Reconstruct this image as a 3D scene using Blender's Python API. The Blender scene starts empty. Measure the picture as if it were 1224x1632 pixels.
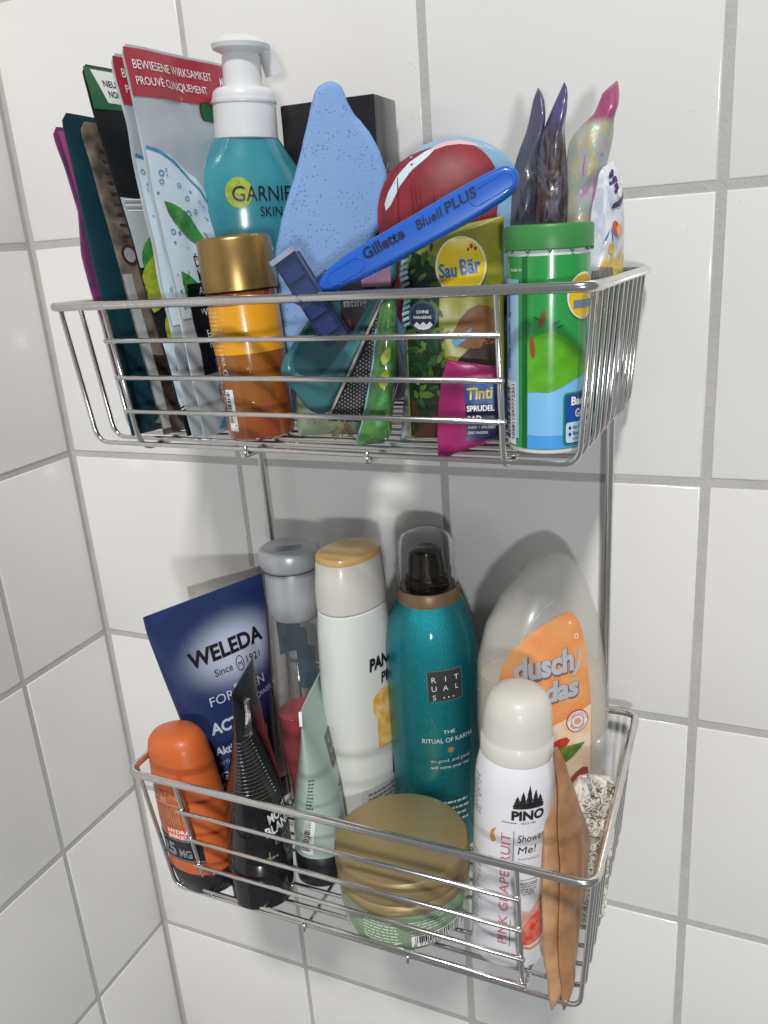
import bpy, bmesh, math, random
from mathutils import Vector, Matrix, noise
from mathutils.geometry import tessellate_polygon
random.seed(7)
S = 0.01                                   # everything below is written in centimetres
sc = bpy.context.scene

# ------------------------------------------------------------------ camera, world, lamps, exposure
cd = bpy.data.cameras.new("camera"); cam = bpy.data.objects.new("camera", cd)
sc.collection.objects.link(cam)
rx_, dn_, fw_ = (Vector((0.91375250, 0.39985952, -0.07189394)), Vector((0.06440579, -0.31729277, -0.94613804)),
                 Vector((-0.40113373, 0.85990561, -0.31568033)))
M = Matrix((rx_, -dn_, -fw_)).transposed().to_4x4()
M.translation = Vector((47.0794, -45.7038, -1.1816)) * S
cam.matrix_world = M
cd.sensor_fit = 'HORIZONTAL'; cd.sensor_width = 36; cd.lens = 1312.9 / 1224 * 36
cd.clip_start = 0.01; cd.clip_end = 50
sc.camera = cam

world = bpy.data.worlds.new("World"); sc.world = world; world.use_nodes = True
world.node_tree.nodes["Background"].inputs[0].default_value = (0.95, 0.98, 1.0, 1)
world.node_tree.nodes["Background"].inputs[1].default_value = 0.20

def lamp(name, loc, target, size, power, col, shape='DISK'):
    ld = bpy.data.lights.new(name, 'AREA'); ld.shape = shape; ld.size = size * S; ld.energy = power; ld.color = col
    o = bpy.data.objects.new(name, ld); sc.collection.objects.link(o)
    o.location = Vector(loc) * S
    o.rotation_euler = (Vector(target) - Vector(loc)).to_track_quat('-Z', 'Y').to_euler()
    return o
lamp("ceiling_lamp", (118, -265, 345), (30, -4, -20), 44, 148.0, (1.0, 0.97, 0.93))
lamp("room_lamp", (78, -112, -9), (29, -4, -20), 8, 3.7, (0.95, 0.98, 1.0))

sc.view_settings.view_transform = 'Standard'; sc.view_settings.look = 'None'
sc.view_settings.exposure = 0.0; sc.view_settings.gamma = 1.0
sc.render.engine = 'CYCLES'
sc.cycles.max_bounces = 12; sc.cycles.transparent_max_bounces = 16; sc.cycles.transmission_bounces = 10
sc.cycles.caustics_refractive = False; sc.cycles.caustics_reflective = False

# ------------------------------------------------------------------ materials
def lin(h, k=1.0):
    h = h.lstrip('#'); v = [int(h[i:i + 2], 16) / 255 for i in (0, 2, 4)]
    return tuple(min(1, k * (c / 12.92 if c <= .04045 else ((c + .055) / 1.055) ** 2.4)) for c in v)
MATS = {}
def mat(name, h='#ffffff', k=1.0, rough=.4, metal=0, trans=0, ior=1.46, coat=0, bump=0, bscale=300, var=0, vscale=60, alpha=1, sss=0, h2=None, spec=.5):
    if name in MATS: return MATS[name]
    m = bpy.data.materials.new(name); m.use_nodes = True; nt = m.node_tree; b = nt.nodes["Principled BSDF"]
    c = lin(h, k); b.inputs["Base Color"].default_value = (*c, 1)
    b.inputs["Roughness"].default_value = rough; b.inputs["Metallic"].default_value = metal
    b.inputs["Transmission Weight"].default_value = trans; b.inputs["IOR"].default_value = ior
    b.inputs["Coat Weight"].default_value = coat; b.inputs["Coat Roughness"].default_value = .08
    b.inputs["Alpha"].default_value = alpha; b.inputs["Specular IOR Level"].default_value = spec
    if sss:
        b.inputs["Subsurface Weight"].default_value = sss; b.inputs["Subsurface Radius"].default_value = (.004, .003, .003)
        b.inputs["Subsurface Scale"].default_value = 1
    if var or bump:
        tc = nt.nodes.new("ShaderNodeTexCoord")
    if var:
        n = nt.nodes.new("ShaderNodeTexNoise"); n.inputs["Scale"].default_value = vscale; n.inputs["Detail"].default_value = 5
        nt.links.new(tc.outputs["Object"], n.inputs["Vector"])
        mx = nt.nodes.new("ShaderNodeMix"); mx.data_type = 'RGBA'
        c2 = lin(h2, k) if h2 else tuple(x * (1 - var) for x in c)
        mx.inputs[6].default_value = (*c, 1); mx.inputs[7].default_value = (*c2, 1)
        cr = nt.nodes.new("ShaderNodeMapRange"); cr.inputs[1].default_value = .38; cr.inputs[2].default_value = .62
        nt.links.new(n.outputs["Fac"], cr.inputs[0]); nt.links.new(cr.outputs[0], mx.inputs[0])
        nt.links.new(mx.outputs[2], b.inputs["Base Color"])
    if bump:
        n = nt.nodes.new("ShaderNodeTexNoise"); n.inputs["Scale"].default_value = bscale; n.inputs["Detail"].default_value = 4
        nt.links.new(tc.outputs["Object"], n.inputs["Vector"])
        bp = nt.nodes.new("ShaderNodeBump"); bp.inputs["Strength"].default_value = bump; bp.inputs["Distance"].default_value = .001
        nt.links.new(n.outputs["Fac"], bp.inputs["Height"]); nt.links.new(bp.outputs[0], b.inputs["Normal"])
    MATS[name] = m
    return m

M_tile = mat('glazed_tile', '#ecebe9', .97, rough=.12, bump=.1, bscale=16, spec=.55)
M_grout = mat('grout', '#c2c0bd', .95, rough=.9, bump=.35, bscale=420, var=.07, vscale=70)
M_chrome = mat('chrome_wire', '#e2e0dd', 1, rough=.17, metal=1, var=.05, vscale=250)
K = mat('black_print', '#15161a', rough=.35)
W = mat('white_print', '#eef0f0', rough=.35)

def film(name, cols, tip=None, sc_=(160, 160, 45), rough=.16, k=.9):
    """printed see-through foil: blotches of several inks stretched along the bag, deep crinkles"""
    m = mat(name, cols[0], k, rough=rough + .16, coat=.22); nt = m.node_tree; b = nt.nodes["Principled BSDF"]
    tc = nt.nodes.new("ShaderNodeTexCoord"); mp = nt.nodes.new("ShaderNodeMapping"); mp.inputs[3].default_value = sc_
    nz = nt.nodes.new("ShaderNodeTexNoise"); nz.inputs["Scale"].default_value = 1; nz.inputs["Detail"].default_value = 3; nz.inputs["Distortion"].default_value = 1.6
    rp = nt.nodes.new("ShaderNodeValToRGB"); nt.links.new(tc.outputs["Object"], mp.inputs[0]); nt.links.new(mp.outputs[0], nz.inputs["Vector"]); nt.links.new(nz.outputs["Fac"], rp.inputs[0])
    el = rp.color_ramp.elements; n = len(cols)
    while len(el) < n: el.new(.5)
    for i, c in enumerate(cols): el[i].position = .3 + .42 * i / (n - 1); el[i].color = (*lin(c, k), 1)
    out = rp.outputs[0]
    if tip:
        sx = nt.nodes.new("ShaderNodeSeparateXYZ"); nt.links.new(tc.outputs["Object"], sx.inputs[0]); mr = nt.nodes.new("ShaderNodeMapRange")
        mr.inputs[1].default_value = tip[1] * S; mr.inputs[2].default_value = tip[2] * S; nt.links.new(sx.outputs[2], mr.inputs[0])
        mx = nt.nodes.new("ShaderNodeMix"); mx.data_type = 'RGBA'; mx.inputs[7].default_value = (*lin(tip[0], k), 1)
        nt.links.new(mr.outputs[0], mx.inputs[0]); nt.links.new(out, mx.inputs[6]); out = mx.outputs[2]
    nt.links.new(out, b.inputs["Base Color"])
    m2 = nt.nodes.new("ShaderNodeMapping"); m2.inputs[3].default_value = (110, 110, 42); n2 = nt.nodes.new("ShaderNodeTexVoronoi"); n2.feature = 'DISTANCE_TO_EDGE'; n2.inputs["Scale"].default_value = 1
    nt.links.new(tc.outputs["Object"], m2.inputs[0]); nt.links.new(m2.outputs[0], n2.inputs["Vector"])
    bp = nt.nodes.new("ShaderNodeBump"); bp.inputs["Strength"].default_value = .55; bp.inputs["Distance"].default_value = .0016
    nt.links.new(n2.outputs["Distance"], bp.inputs["Height"]); nt.links.new(bp.outputs[0], b.inputs["Normal"]); nt.links.new(bp.outputs[0], b.inputs["Coat Normal"])
    return m

# ------------------------------------------------------------------ mesh helpers
def link_mesh(name, bm, m, parent=None, smooth=True, mw=None):
    me = bpy.data.meshes.new(name)
    for v in bm.verts: v.co *= S
    bm.normal_update(); bm.to_mesh(me); bm.free()
    if smooth: me.polygons.foreach_set('use_smooth', [True] * len(me.polygons))
    for x in (m if isinstance(m, (list, tuple)) else [m]): me.materials.append(x)
    o = bpy.data.objects.new(name, me); sc.collection.objects.link(o)
    if parent: o.parent = parent
    if mw: o.matrix_world = mw
    return o
def tag(o, label, cat, group=None):
    o['label'] = label; o['category'] = cat
    if group: o['group'] = group
    return o
def item(name, label, cat, base, top, face=0, group=None):
    """Empty at the base; local z runs to `top`, local -y is the front, turned by `face` degrees about z (0 = straight out of the wall)."""
    o = bpy.data.objects.new(name, None); sc.collection.objects.link(o); o.empty_display_size = .01
    a = (Vector(top) - Vector(base)).normalized()
    q = Vector((0, 0, 1)).rotation_difference(a)
    m = q.to_matrix().to_4x4() @ Matrix.Rotation(math.radians(face), 4, 'Z')
    m.translation = Vector(base) * S
    o.matrix_world = m
    return tag(o, label, cat, group)
def lerp(a, b, t): return a + (b - a) * t

class Loft:
    """Closed body of stacked superellipse sections: (z, rx, ry, n, cx, cy)."""
    def __init__(self, secs):
        self.s = [tuple(s) + (2, 0, 0)[len(s) - 3:] if len(s) < 6 else tuple(s) for s in secs]
    def at(self, z):
        s = self.s
        if z <= s[0][0]: return s[0]
        for a, b in zip(s, s[1:]):
            if z <= b[0] and b[0] > a[0]:
                t = (z - a[0]) / (b[0] - a[0]); return tuple(lerp(p, q, t) for p, q in zip(a, b))
        return s[-1]
    def ring(self, sec, n=48):
        z, rx, ry, e, cx, cy = sec; out = []
        for i in range(n):
            a = 2 * math.pi * i / n; sn, cs = math.sin(a), math.cos(a)
            out.append(Vector((cx + rx * math.copysign(abs(sn) ** (2 / e), sn), cy - ry * math.copysign(abs(cs) ** (2 / e), cs), z)))
        return out
    def build(self, name, m, parent, seg=48, cap=(True, True), inner=0):
        bm = bmesh.new(); rings = [[bm.verts.new(p) for p in self.ring(s, seg)] for s in self.s]
        for a, b in zip(rings, rings[1:]):
            for i in range(seg): bm.faces.new((a[i], a[(i + 1) % seg], b[(i + 1) % seg], b[i]))
        if cap[0]: bm.faces.new(list(reversed(rings[0])))
        if cap[1]: bm.faces.new(rings[-1])
        if inner:      # a real wall thickness: inner skin
            r2 = []
            for s in self.s:
                q = list(s); q[1] = max(.02, q[1] - inner); q[2] = max(.02, q[2] - inner); r2.append(q)
            r2[0][0] += inner if cap[0] else 0; r2[-1][0] -= inner if cap[1] else 0
            rr = [[bm.verts.new(p) for p in self.ring(s, seg)] for s in r2]
            for a, b in zip(rr, rr[1:]):
                for i in range(seg): bm.faces.new((a[i], b[i], b[(i + 1) % seg], a[(i + 1) % seg]))
            for k, c in ((0, cap[0]), (-1, cap[1])):
                if c: bm.faces.new(rr[k])
                else:
                    for i in range(seg): bm.faces.new((rings[k][i], rr[k][i], rr[k][(i + 1) % seg], rings[k][(i + 1) % seg]))
        bmesh.ops.recalc_face_normals(bm, faces=bm.faces)
        o = link_mesh(name, bm, m, parent); sharp(o); return o
    def arc(self, u, v, off):                    # u = cm round the body from the front line (round sections)
        z, rx, ry, e, cx, cy = self.at(v); a = u / max(rx, .1)
        return Vector((cx + (rx + off) * math.sin(a), cy - (ry + off) * math.cos(a), v))
    def flat(self, u, v, off):                   # u = sideways cm on the front of a flat body
        z, rx, ry, e, cx, cy = self.at(v); x = max(-.985, min(.985, (u - cx) / rx))
        return Vector((u, cy - ry * (1 - abs(x) ** e) ** (1 / e) - off * 1.2, v))
def sharp(o, ang=42):
    me = o.data
    bm = bmesh.new(); bm.from_mesh(me)
    for e in bm.edges:
        if len(e.link_faces) == 2 and e.calc_face_angle(0) > math.radians(ang): e.smooth = False
    bm.to_mesh(me); bm.free()
def lathe(prof, **k): return Loft([(z, r, r, 2, 0, 0) for r, z in prof])

class Pouch:
    """Flat filled bag: rows (z, xl, xr), thickness, wrinkles; both faces and a closed rim."""
    def __init__(self, rows, thick, wr=.05, seed=0, edge=.035, fr=.55, pw=.8, zend=.8):
        self.r = rows; self.t = thick; self.wr = wr; self.sd = seed; self.e = edge; self.fr = fr; self.pw = pw; self.zend = zend
        self.z0, self.z1 = rows[0][0], rows[-1][0]
    def span(self, z):
        r = self.r
        if z <= r[0][0]: return r[0][1:]
        for a, b in zip(r, r[1:]):
            if z <= b[0]:
                t = (z - a[0]) / (b[0] - a[0]); return lerp(a[1], b[1], t), lerp(a[2], b[2], t)
        return r[-1][1:]
    def half(self, x, z, side):
        l, r = self.span(z); s = min(1, max(0, (x - l) / max(.001, r - l)))
        zz = min(1, max(0, min(z - self.z0, self.z1 - z) / self.zend))
        env = (math.sin(math.pi * s) ** self.pw) * (zz ** .7 if zz > 0 else 0)
        p = Vector((x * self.fr, z * self.fr * .8, self.sd * 7.3 + (5 if side > 0 else 0)))
        n = noise.noise(p) + .5 * noise.noise(p * 2.3)
        common = self.wr * .9 * noise.noise(Vector((x * .4, z * .45, self.sd * 3.1)))
        return common + side * (self.e + self.t * .5 * env * (1 + .0 * n)) + side * self.wr * n * env
    def build(self, name, m, parent, nx=18, step=.35):
        nz = max(4, int((self.z1 - self.z0) / step)); bm = bmesh.new(); F = []; B = []
        for j in range(nz + 1):
            z = lerp(self.z0, self.z1, j / nz); l, r = self.span(z); f = []; b = []
            for i in range(nx + 1):
                s = .5 - .5 * math.cos(math.pi * i / nx) if nx > 8 else i / nx
                x = lerp(l, r, s); f.append(bm.verts.new((x, self.half(x, z, -1), z))); b.append(bm.verts.new((x, self.half(x, z, 1), z)))
            F.append(f); B.append(b)
        for j in range(nz):
            for i in range(nx):
                bm.faces.new((F[j][i], F[j][i + 1], F[j + 1][i + 1], F[j + 1][i])); bm.faces.new((B[j][i], B[j + 1][i], B[j + 1][i + 1], B[j][i + 1]))
            bm.faces.new((F[j][0], F[j + 1][0], B[j + 1][0], B[j][0])); bm.faces.new((F[j][nx], B[j][nx], B[j + 1][nx], F[j + 1][nx]))
        for i in range(nx):
            bm.faces.new((F[0][i], B[0][i], B[0][i + 1], F[0][i + 1])); bm.faces.new((F[nz][i], F[nz][i + 1], B[nz][i + 1], B[nz][i]))
        o = link_mesh(name, bm, m, parent); sharp(o, 60); return o
    def front(self, u, v, off):
        l, r = self.span(v); u = max(l, min(r, u)); return Vector((u, self.half(u, v, -1) - off - .02, v))

class Slab:
    """Solid plate: an outline in x,z, thickness in y, rounded rim."""
    def __init__(self, pts, t, bev=.15, seg=3): self.p = pts; self.t = t; self.b = bev; self.seg = seg
    def inset(self, d):
        p = [Vector(q).to_2d() if len(q) > 2 else Vector(q) for q in self.p]; n = len(p); out = []
        area = sum(p[i].x * p[(i + 1) % n].y - p[(i + 1) % n].x * p[i].y for i in range(n)); sg = 1 if area > 0 else -1
        for i in range(n):
            a = (p[i] - p[i - 1]).normalized(); b = (p[(i + 1) % n] - p[i]).normalized(); t = (a + b)
            t = t.normalized() if t.length > .05 else a
            out.append(p[i] + Vector((-t.y, t.x)) * sg * d)
        return out
    def build(self, name, m, parent, mw=None, jitter=0, seed=0):
        bm = bmesh.new(); h = self.t / 2; b = self.b; R = []
        prof = [(-h, b)] + [(-h + b * (1 - math.cos(a)), b * (1 - math.sin(a))) for a in [math.pi / 2 * k / self.seg for k in range(1, self.seg + 1)]]
        prof += [(-y, d) for y, d in reversed(prof)]
        for k, (y, d) in enumerate(prof):
            q = self.inset(d)
            R.append([bm.verts.new((v.x, y + jitter * noise.noise(Vector((v.x, v.y, seed + .5))) , v.y)) for v in q])
        n = len(self.p)
        for a, c in zip(R, R[1:]):
            for i in range(n): bm.faces.new((a[i], a[(i + 1) % n], c[(i + 1) % n], c[i]))
        bm.faces.new(R[0]); bm.faces.new(list(reversed(R[-1])))
        bmesh.ops.recalc_face_normals(bm, faces=bm.faces)
        o = link_mesh(name, bm, m, parent, mw=mw); sharp(o, 50); return o
    def front(self, u, v, off): return Vector((u, -self.t / 2 - off, v))

def box(name, x0, x1, y0, y1, z0, z1, m, parent=None, bev=.05, mw=None):
    bm = bmesh.new(); bmesh.ops.create_cube(bm, size=1)
    for v in bm.verts:
        v.co = Vector((lerp(x0, x1, v.co.x + .5), lerp(y0, y1, v.co.y + .5), lerp(z0, z1, v.co.z + .5)))
    if bev: bmesh.ops.bevel(bm, geom=list(bm.edges), offset=bev, segments=2, affect='EDGES', profile=.6)
    o = link_mesh(name, bm, m, parent, mw=mw); sharp(o, 50); return o

def fillet(pts, r, n=5):
    out = [Vector(pts[0])]
    for a, b, c in zip(pts, pts[1:], pts[2:]):
        a, b, c = Vector(a), Vector(b), Vector(c); u = (a - b).normalized(); v = (c - b).normalized()
        d = min(r, (a - b).length * .45, (c - b).length * .45); p, q = b + u * d, b + v * d
        for k in range(n + 1):
            t = k / n; out.append((1 - t) ** 2 * p + 2 * t * (1 - t) * b + t * t * q)
    out.append(Vector(pts[-1])); return out
def tube_bm(bm, path, r, seg=8, closed=False):
    path = [Vector(p) for p in path]; n = len(path); rings = []; prev = None
    for i, p in enumerate(path):
        if closed: t = (path[(i + 1) % n] - path[i - 1]).normalized()
        else: t = (path[min(n - 1, i + 1)] - path[max(0, i - 1)]).normalized()
        if prev is None:
            prev = t.orthogonal().normalized()
        prev = (prev - t * prev.dot(t)).normalized(); w = t.cross(prev)
        rr = r(i / (n - 1)) if callable(r) else r
        rings.append([bm.verts.new(p + prev * rr * math.cos(2 * math.pi * k / seg) + w * rr * math.sin(2 * math.pi * k / seg)) for k in range(seg)])
    pairs = list(zip(rings, rings[1:])) + ([(rings[-1], rings[0])] if closed else [])
    for a, b in pairs:
        for k in range(seg): bm.faces.new((a[k], a[(k + 1) % seg], b[(k + 1) % seg], b[k]))
    if not closed:
        for ring, e, sg in ((rings[0], path[0] - path[1], 1), (rings[-1], path[-1] - path[-2], -1)):
            rr = (ring[0].co - ring[seg // 2].co).length / 2
            inner = [bm.verts.new(v.co.lerp(sum((x.co for x in ring), Vector()) / seg, .45) + e.normalized() * rr * .5) for v in ring]
            for k in range(seg):
                bm.faces.new((ring[k], inner[k], inner[(k + 1) % seg], ring[(k + 1) % seg]))
            bm.faces.new(inner)
def tube(name, path, r, m, parent=None, seg=8, closed=False, mw=None):
    bm = bmesh.new(); tube_bm(bm, path, r, seg, closed); bmesh.ops.recalc_face_normals(bm, faces=bm.faces)
    return link_mesh(name, bm, m, parent, mw=mw)

# ---- flat print laid on a surface: polygons and lettering follow the surface a hair above it
_TX = {}
def text_bm(s, bold):
    key = (s, bold)
    if key not in _TX:
        cu = bpy.data.curves.new('t', 'FONT'); cu.body = s; cu.size = 1; cu.offset = bold; cu.resolution_u = 3
        o = bpy.data.objects.new('t', cu); sc.collection.objects.link(o)
        dg = bpy.context.evaluated_depsgraph_get(); me = bpy.data.meshes.new_from_object(o.evaluated_get(dg))
        vs = [tuple(v.co[:2]) for v in me.vertices]; fs = [tuple(p.vertices) for p in me.polygons]
        bpy.data.objects.remove(o); bpy.data.meshes.remove(me); bpy.data.curves.remove(cu)
        _TX[key] = (vs, fs)
    return _TX[key]
class Print:
    def __init__(self, fmap, parent, step=.22): self.f = fmap; self.p = parent; self.g = {}; self.step = step
    def _bm(self, name, m): return self.g.setdefault((name, m.name), (bmesh.new(), m))[0]
    def poly(self, pts, m, layer=1, name='label'):
        bm = self._bm(name, m); z = .014 * layer
        vs = [bm.verts.new((p[0], z, p[1])) for p in pts]
        for tri in tessellate_polygon([[Vector((p[0], p[1], 0)) for p in pts]]): 
            try: bm.faces.new([vs[i] for i in tri])
            except ValueError: pass
        return self
    def rect(self, x0, x1, z0, z1, m, layer=1, name='label', r=0):
        if r:
            pts = []
            for cx, cz, a0 in ((x1 - r, z1 - r, 0), (x0 + r, z1 - r, 90), (x0 + r, z0 + r, 180), (x1 - r, z0 + r, 270)):
                for k in range(5):
                    a = math.radians(a0 + k * 22.5); pts.append((cx + r * math.cos(a), cz + r * math.sin(a)))
            return self.poly(pts, m, layer, name)
        return self.poly([(x0, z0), (x1, z0), (x1, z1), (x0, z1)], m, layer, name)
    def oval(self, cx, cz, rx, rz, m, layer=1, name='label', n=28, rot=0):
        c, s = math.cos(rot), math.sin(rot)
        return self.poly([(cx + c * rx * math.cos(2 * math.pi * k / n) - s * rz * math.sin(2 * math.pi * k / n),
                           cz + s * rx * math.cos(2 * math.pi * k / n) + c * rz * math.sin(2 * math.pi * k / n)) for k in range(n)], m, layer, name)
    def ring(self, cx, cz, rx, rz, w, m, layer=1, name='label', n=28):
        for k in range(n):
            a, b = 2 * math.pi * k / n, 2 * math.pi * (k + 1) / n
            self.poly([(cx + rx * math.cos(a), cz + rz * math.sin(a)), (cx + rx * math.cos(b), cz + rz * math.sin(b)),
                       (cx + (rx - w) * math.cos(b), cz + (rz - w) * math.sin(b)), (cx + (rx - w) * math.cos(a), cz + (rz - w) * math.sin(a))], m, layer, name)
        return self
    def text(self, s, x, z, size, m, layer=3, rot=0, sx=1, shear=0, bold=.0, align='l', name='lettering', maxw=None):
        vs, fs = text_bm(s, bold)
        if not vs: return self
        w = max(v[0] for v in vs); ox = {'l': 0, 'c': -w / 2, 'r': -w}[align]
        if maxw: sx = maxw / (w * size)
        bm = self._bm(name, m); r = math.radians(rot); c, n_ = math.cos(r), math.sin(r); out = []
        for a, b in vs:
            a = (a + ox + shear * b) * size * sx; b = b * size
            out.append(bm.verts.new((x + a * c - b * n_, .014 * layer, z + a * n_ + b * c)))
        for f in fs:
            try: bm.faces.new([out[i] for i in f])
            except ValueError: pass
        return self
    def bars(self, x0, x1, z0, z1, m, n=28, vert=True, layer=3, seed=1, name='barcode'):
        rnd = random.Random(seed); t = 0; tot = []
        while t < 1:
            w = rnd.choice((.5, 1, 1, 1.5, 2)) / n / 1.6; tot.append((t, min(1, t + w))); t += w + rnd.choice((.5, 1, 1, 1.5)) / n / 1.4
        for a, b in tot:
            if vert: self.rect(lerp(x0, x1, a), lerp(x0, x1, b), z0, z1, m, layer, name)
            else: self.rect(x0, x1, lerp(z0, z1, a), lerp(z0, z1, b), m, layer, name)
        return self
    def small(self, x0, x1, z0, z1, rows, m, layer=3, seed=1, rot=0):
        """lines of copy too fine to read in the photograph: rows of short word strokes"""
        rnd = random.Random(seed)
        for i in range(rows):
            z = lerp(z1, z0, (i + .5) / rows); h = abs(z1 - z0) / rows * .34; x = x0
            end = lerp(x0, x1, rnd.uniform(.72, 1))
            while x < end:
                w = rnd.uniform(.12, .42) * min(1, abs(x1 - x0) / 1.2); w = min(w, end - x)
                if w > .04: self.rect(x, x + w, z - h / 2, z + h / 2, m, layer, 'lettering')
                x += w + .07
        return self
    def done(self):
        for (name, mn), (bm, m) in self.g.items():
            xs = [v.co.x for v in bm.verts]; zs = [v.co.z for v in bm.verts]
            if not xs: bm.free(); continue
            for ax, lo, hi in ((0, min(xs), max(xs)), (2, min(zs), max(zs))):
                st = self.step if ax == 0 else self.step * 1.7
                k = math.floor(lo / st) + 1
                no = Vector((1, 0, 0)) if ax == 0 else Vector((0, 0, 1))
                while k * st < hi:
                    bmesh.ops.bisect_plane(bm, geom=list(bm.verts) + list(bm.edges) + list(bm.faces), plane_co=no * (k * st), plane_no=no, dist=1e-5)
                    k += 1
            for v in bm.verts: v.co = self.f(v.co.x, v.co.z, v.co.y)
            bmesh.ops.remove_doubles(bm, verts=bm.verts, dist=1e-5)
            link_mesh(name, bm, m, self.p)
        self.g = {}

# ------------------------------------------------------------------ tiled corner
TW = 15.0; J = 0.46; LW = 8.6
def tile_mesh(w, h, nm):
    bm = bmesh.new(); bmesh.ops.create_cube(bm, size=1)
    for v in bm.verts: v.co = Vector((v.co.x * w, v.co.y * .6, v.co.z * h))
    fr = [e for e in bm.edges if all(v.co.y < 0 for v in e.verts)]
    bmesh.ops.bevel(bm, geom=fr, offset=.12, segments=3, affect='EDGES', profile=.5)
    for v in bm.verts: v.co *= S
    me = bpy.data.meshes.new(nm); bm.to_mesh(me); bm.free(); me.materials.append(M_tile)
    me.polygons.foreach_set('use_smooth', [True] * len(me.polygons))
    me.set_sharp_from_angle(angle=math.radians(40))
    return me
full = tile_mesh(TW - J, TW - J, 'tile'); cut = tile_mesh(LW - J * .75, TW - J, 'tile_cut')
def wall(name, x0, x1, y0, y1, z0, z1):
    o = box(name, x0, x1, y0, y1, z0, z1, M_grout, bev=0); o['kind'] = 'structure'; return o
back = wall('back_wall', -1, 90, .06, 2.5, -90, 30)
left = wall('left_wall', -2.5, -.06, -83.6, .06, -90, 30)
def put_tile(me, parent, loc, rz):
    o = bpy.data.objects.new('tile', me); sc.collection.objects.link(o); o.parent = parent
    o.location = Vector(loc) * S
    o.rotation_euler = (random.gauss(0, .0013), random.gauss(0, .0009), rz + random.gauss(0, .0013))
for r in range(-2, 6):
    zc = -r * TW - TW / 2
    for c in range(6): put_tile(full, back, (c * TW + TW / 2 + (.12 if c == 0 else 0), .3, zc), 0)
    put_tile(cut, left, (-.3, -LW / 2 - .05, zc), math.pi / 2)
    for c in range(5): put_tile(full, left, (-.3, -LW - TW * (c + .5), zc), math.pi / 2)

# water droplets on the glaze
rnd = random.Random(9); bm = bmesh.new()
for k in range(26):
    if k < 14: x, z = rnd.gauss(44.2, 1.6), rnd.gauss(-1.2, 2.6)
    elif k < 20: x, z = rnd.uniform(29.2, 29.7), rnd.uniform(1.5, 7.5)
    else: x, z = rnd.uniform(43, 62), rnd.uniform(-34, 14)
    r = rnd.uniform(.04, .1)
    bmesh.ops.create_uvsphere(bm, u_segments=10, v_segments=6, radius=1, matrix=Matrix.Translation((x, .0, z)) @ Matrix.Diagonal((r, r * .45, r * rnd.uniform(1, 1.5), 1)))
dr = link_mesh('water_droplets', bm, mat('water', '#e8ebee', 1, rough=.03, alpha=.12, coat=1), back); dr['kind'] = 'stuff'

# ------------------------------------------------------------------ wire shower caddy: two baskets on two posts
caddy = bpy.data.objects.new('shower_caddy', None); sc.collection.objects.link(caddy); caddy.location = Vector((28.9, -.8, -38)) * S
tag(caddy, 'two-tier chrome wire shower caddy hanging on the white tiled wall', 'shower caddy')
bpy.context.view_layer.update()
INV = caddy.matrix_world.inverted()
def cpart(o, parent):
    o.parent = parent; o.matrix_parent_inverse = Matrix.Identity(4); return o
def frame(org, rx, ry, rz):
    return Matrix.Translation(Vector(org)) @ Matrix.Rotation(rz, 4, 'Z') @ Matrix.Rotation(ry, 4, 'Y') @ Matrix.Rotation(rx, 4, 'X')
CB = Vector((28.9, -.8, -38))
def basket(org, ang, Wd, D, H, a, b, c, uL, uR, stubs, bars, nloop=11):
    Fm = frame(org, *ang)
    L = lambda u, v, w: (Fm @ Vector((u, v, w))) - CB
    R0 = .21; rw = .125
    rim = fillet([(0, D * .5, 0), (0, 0, 0), (Wd, 0, 0), (Wd, D, 0), (0, D, 0), (0, D * .5, 0)], .8, 6)[:-1]
    rimo = tube('basket_rim', [L(*p) for p in rim], R0, M_chrome, caddy, seg=12, closed=True)
    for k in range(nloop):
        t = k / (nloop - 1); vt = lerp(.55, D - .5, t); vb = lerp(b, D - c, t)
        j = random.uniform(-.05, .05)
        p = fillet([(.16, vt + j, -.05), (a, vb + j, -H), (Wd - a, vb + j, -H), (Wd - .16, vt + j, -.05)], .75, 5)
        tube('wire', [L(*q) for q in p], rw, M_chrome, rimo)
    yf = lambda w: b * (-w / H)           # front face slope
    for u in (uL, uR):
        lean = (Wd / 2 - u) * .012
        p = fillet([(u - .1 * lean, -.0, -.1), (u + lean, b - .02, -H - .28), (u + lean, D - c, -H - .25), (u, D - .1, -.1)], .9, 6)
        tube('wire', [L(*q) for q in p], rw * 1.12, M_chrome, rimo)
    for u in stubs:
        p = fillet([(u, b - .05, -H + .1), (u, b - .16, -H - .3), (u, D - c, -H - .25), (u, D - .1, -.1)], .5, 4)
        tube('wire', [L(*q) for q in p], rw * 1.05, M_chrome, rimo)
    welds = bmesh.new()
    for f in bars:
        w = -H * f
        for u in (uL, uR):
            bmesh.ops.create_icosphere(welds, subdivisions=2, radius=.17, matrix=Matrix.Translation(L(u + (Wd / 2 - u) * .012 * f, yf(w) - .12, w)))
        tube('bar', [L(uL - .28 + .3 * f, yf(w) - .24, w), L((uL + uR) / 2, yf(w) - .25 + random.uniform(-.03, .03), w + random.uniform(-.04, .04)), L(uR + .12, yf(w) - .24, w)], rw * 1.02, M_chrome, rimo)
    for k in range(nloop):
        vt = lerp(.55, D - .5, k / (nloop - 1))
        for u in (.12, Wd - .12): bmesh.ops.create_icosphere(welds, subdivisions=1, radius=.16, matrix=Matrix.Translation(L(u, vt, -.14)))
    link_mesh('weld_beads', welds, M_chrome, rimo)['kind'] = 'stuff'
    return rimo
basket((15.30, -14.46, -3.26), (-.02, .005, -.010), 26.36, 14.1, 6.92, .74, 1.05, .49, 3.45, 22.65, (9.9, 16.3), (.24, .5, .745))
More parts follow.
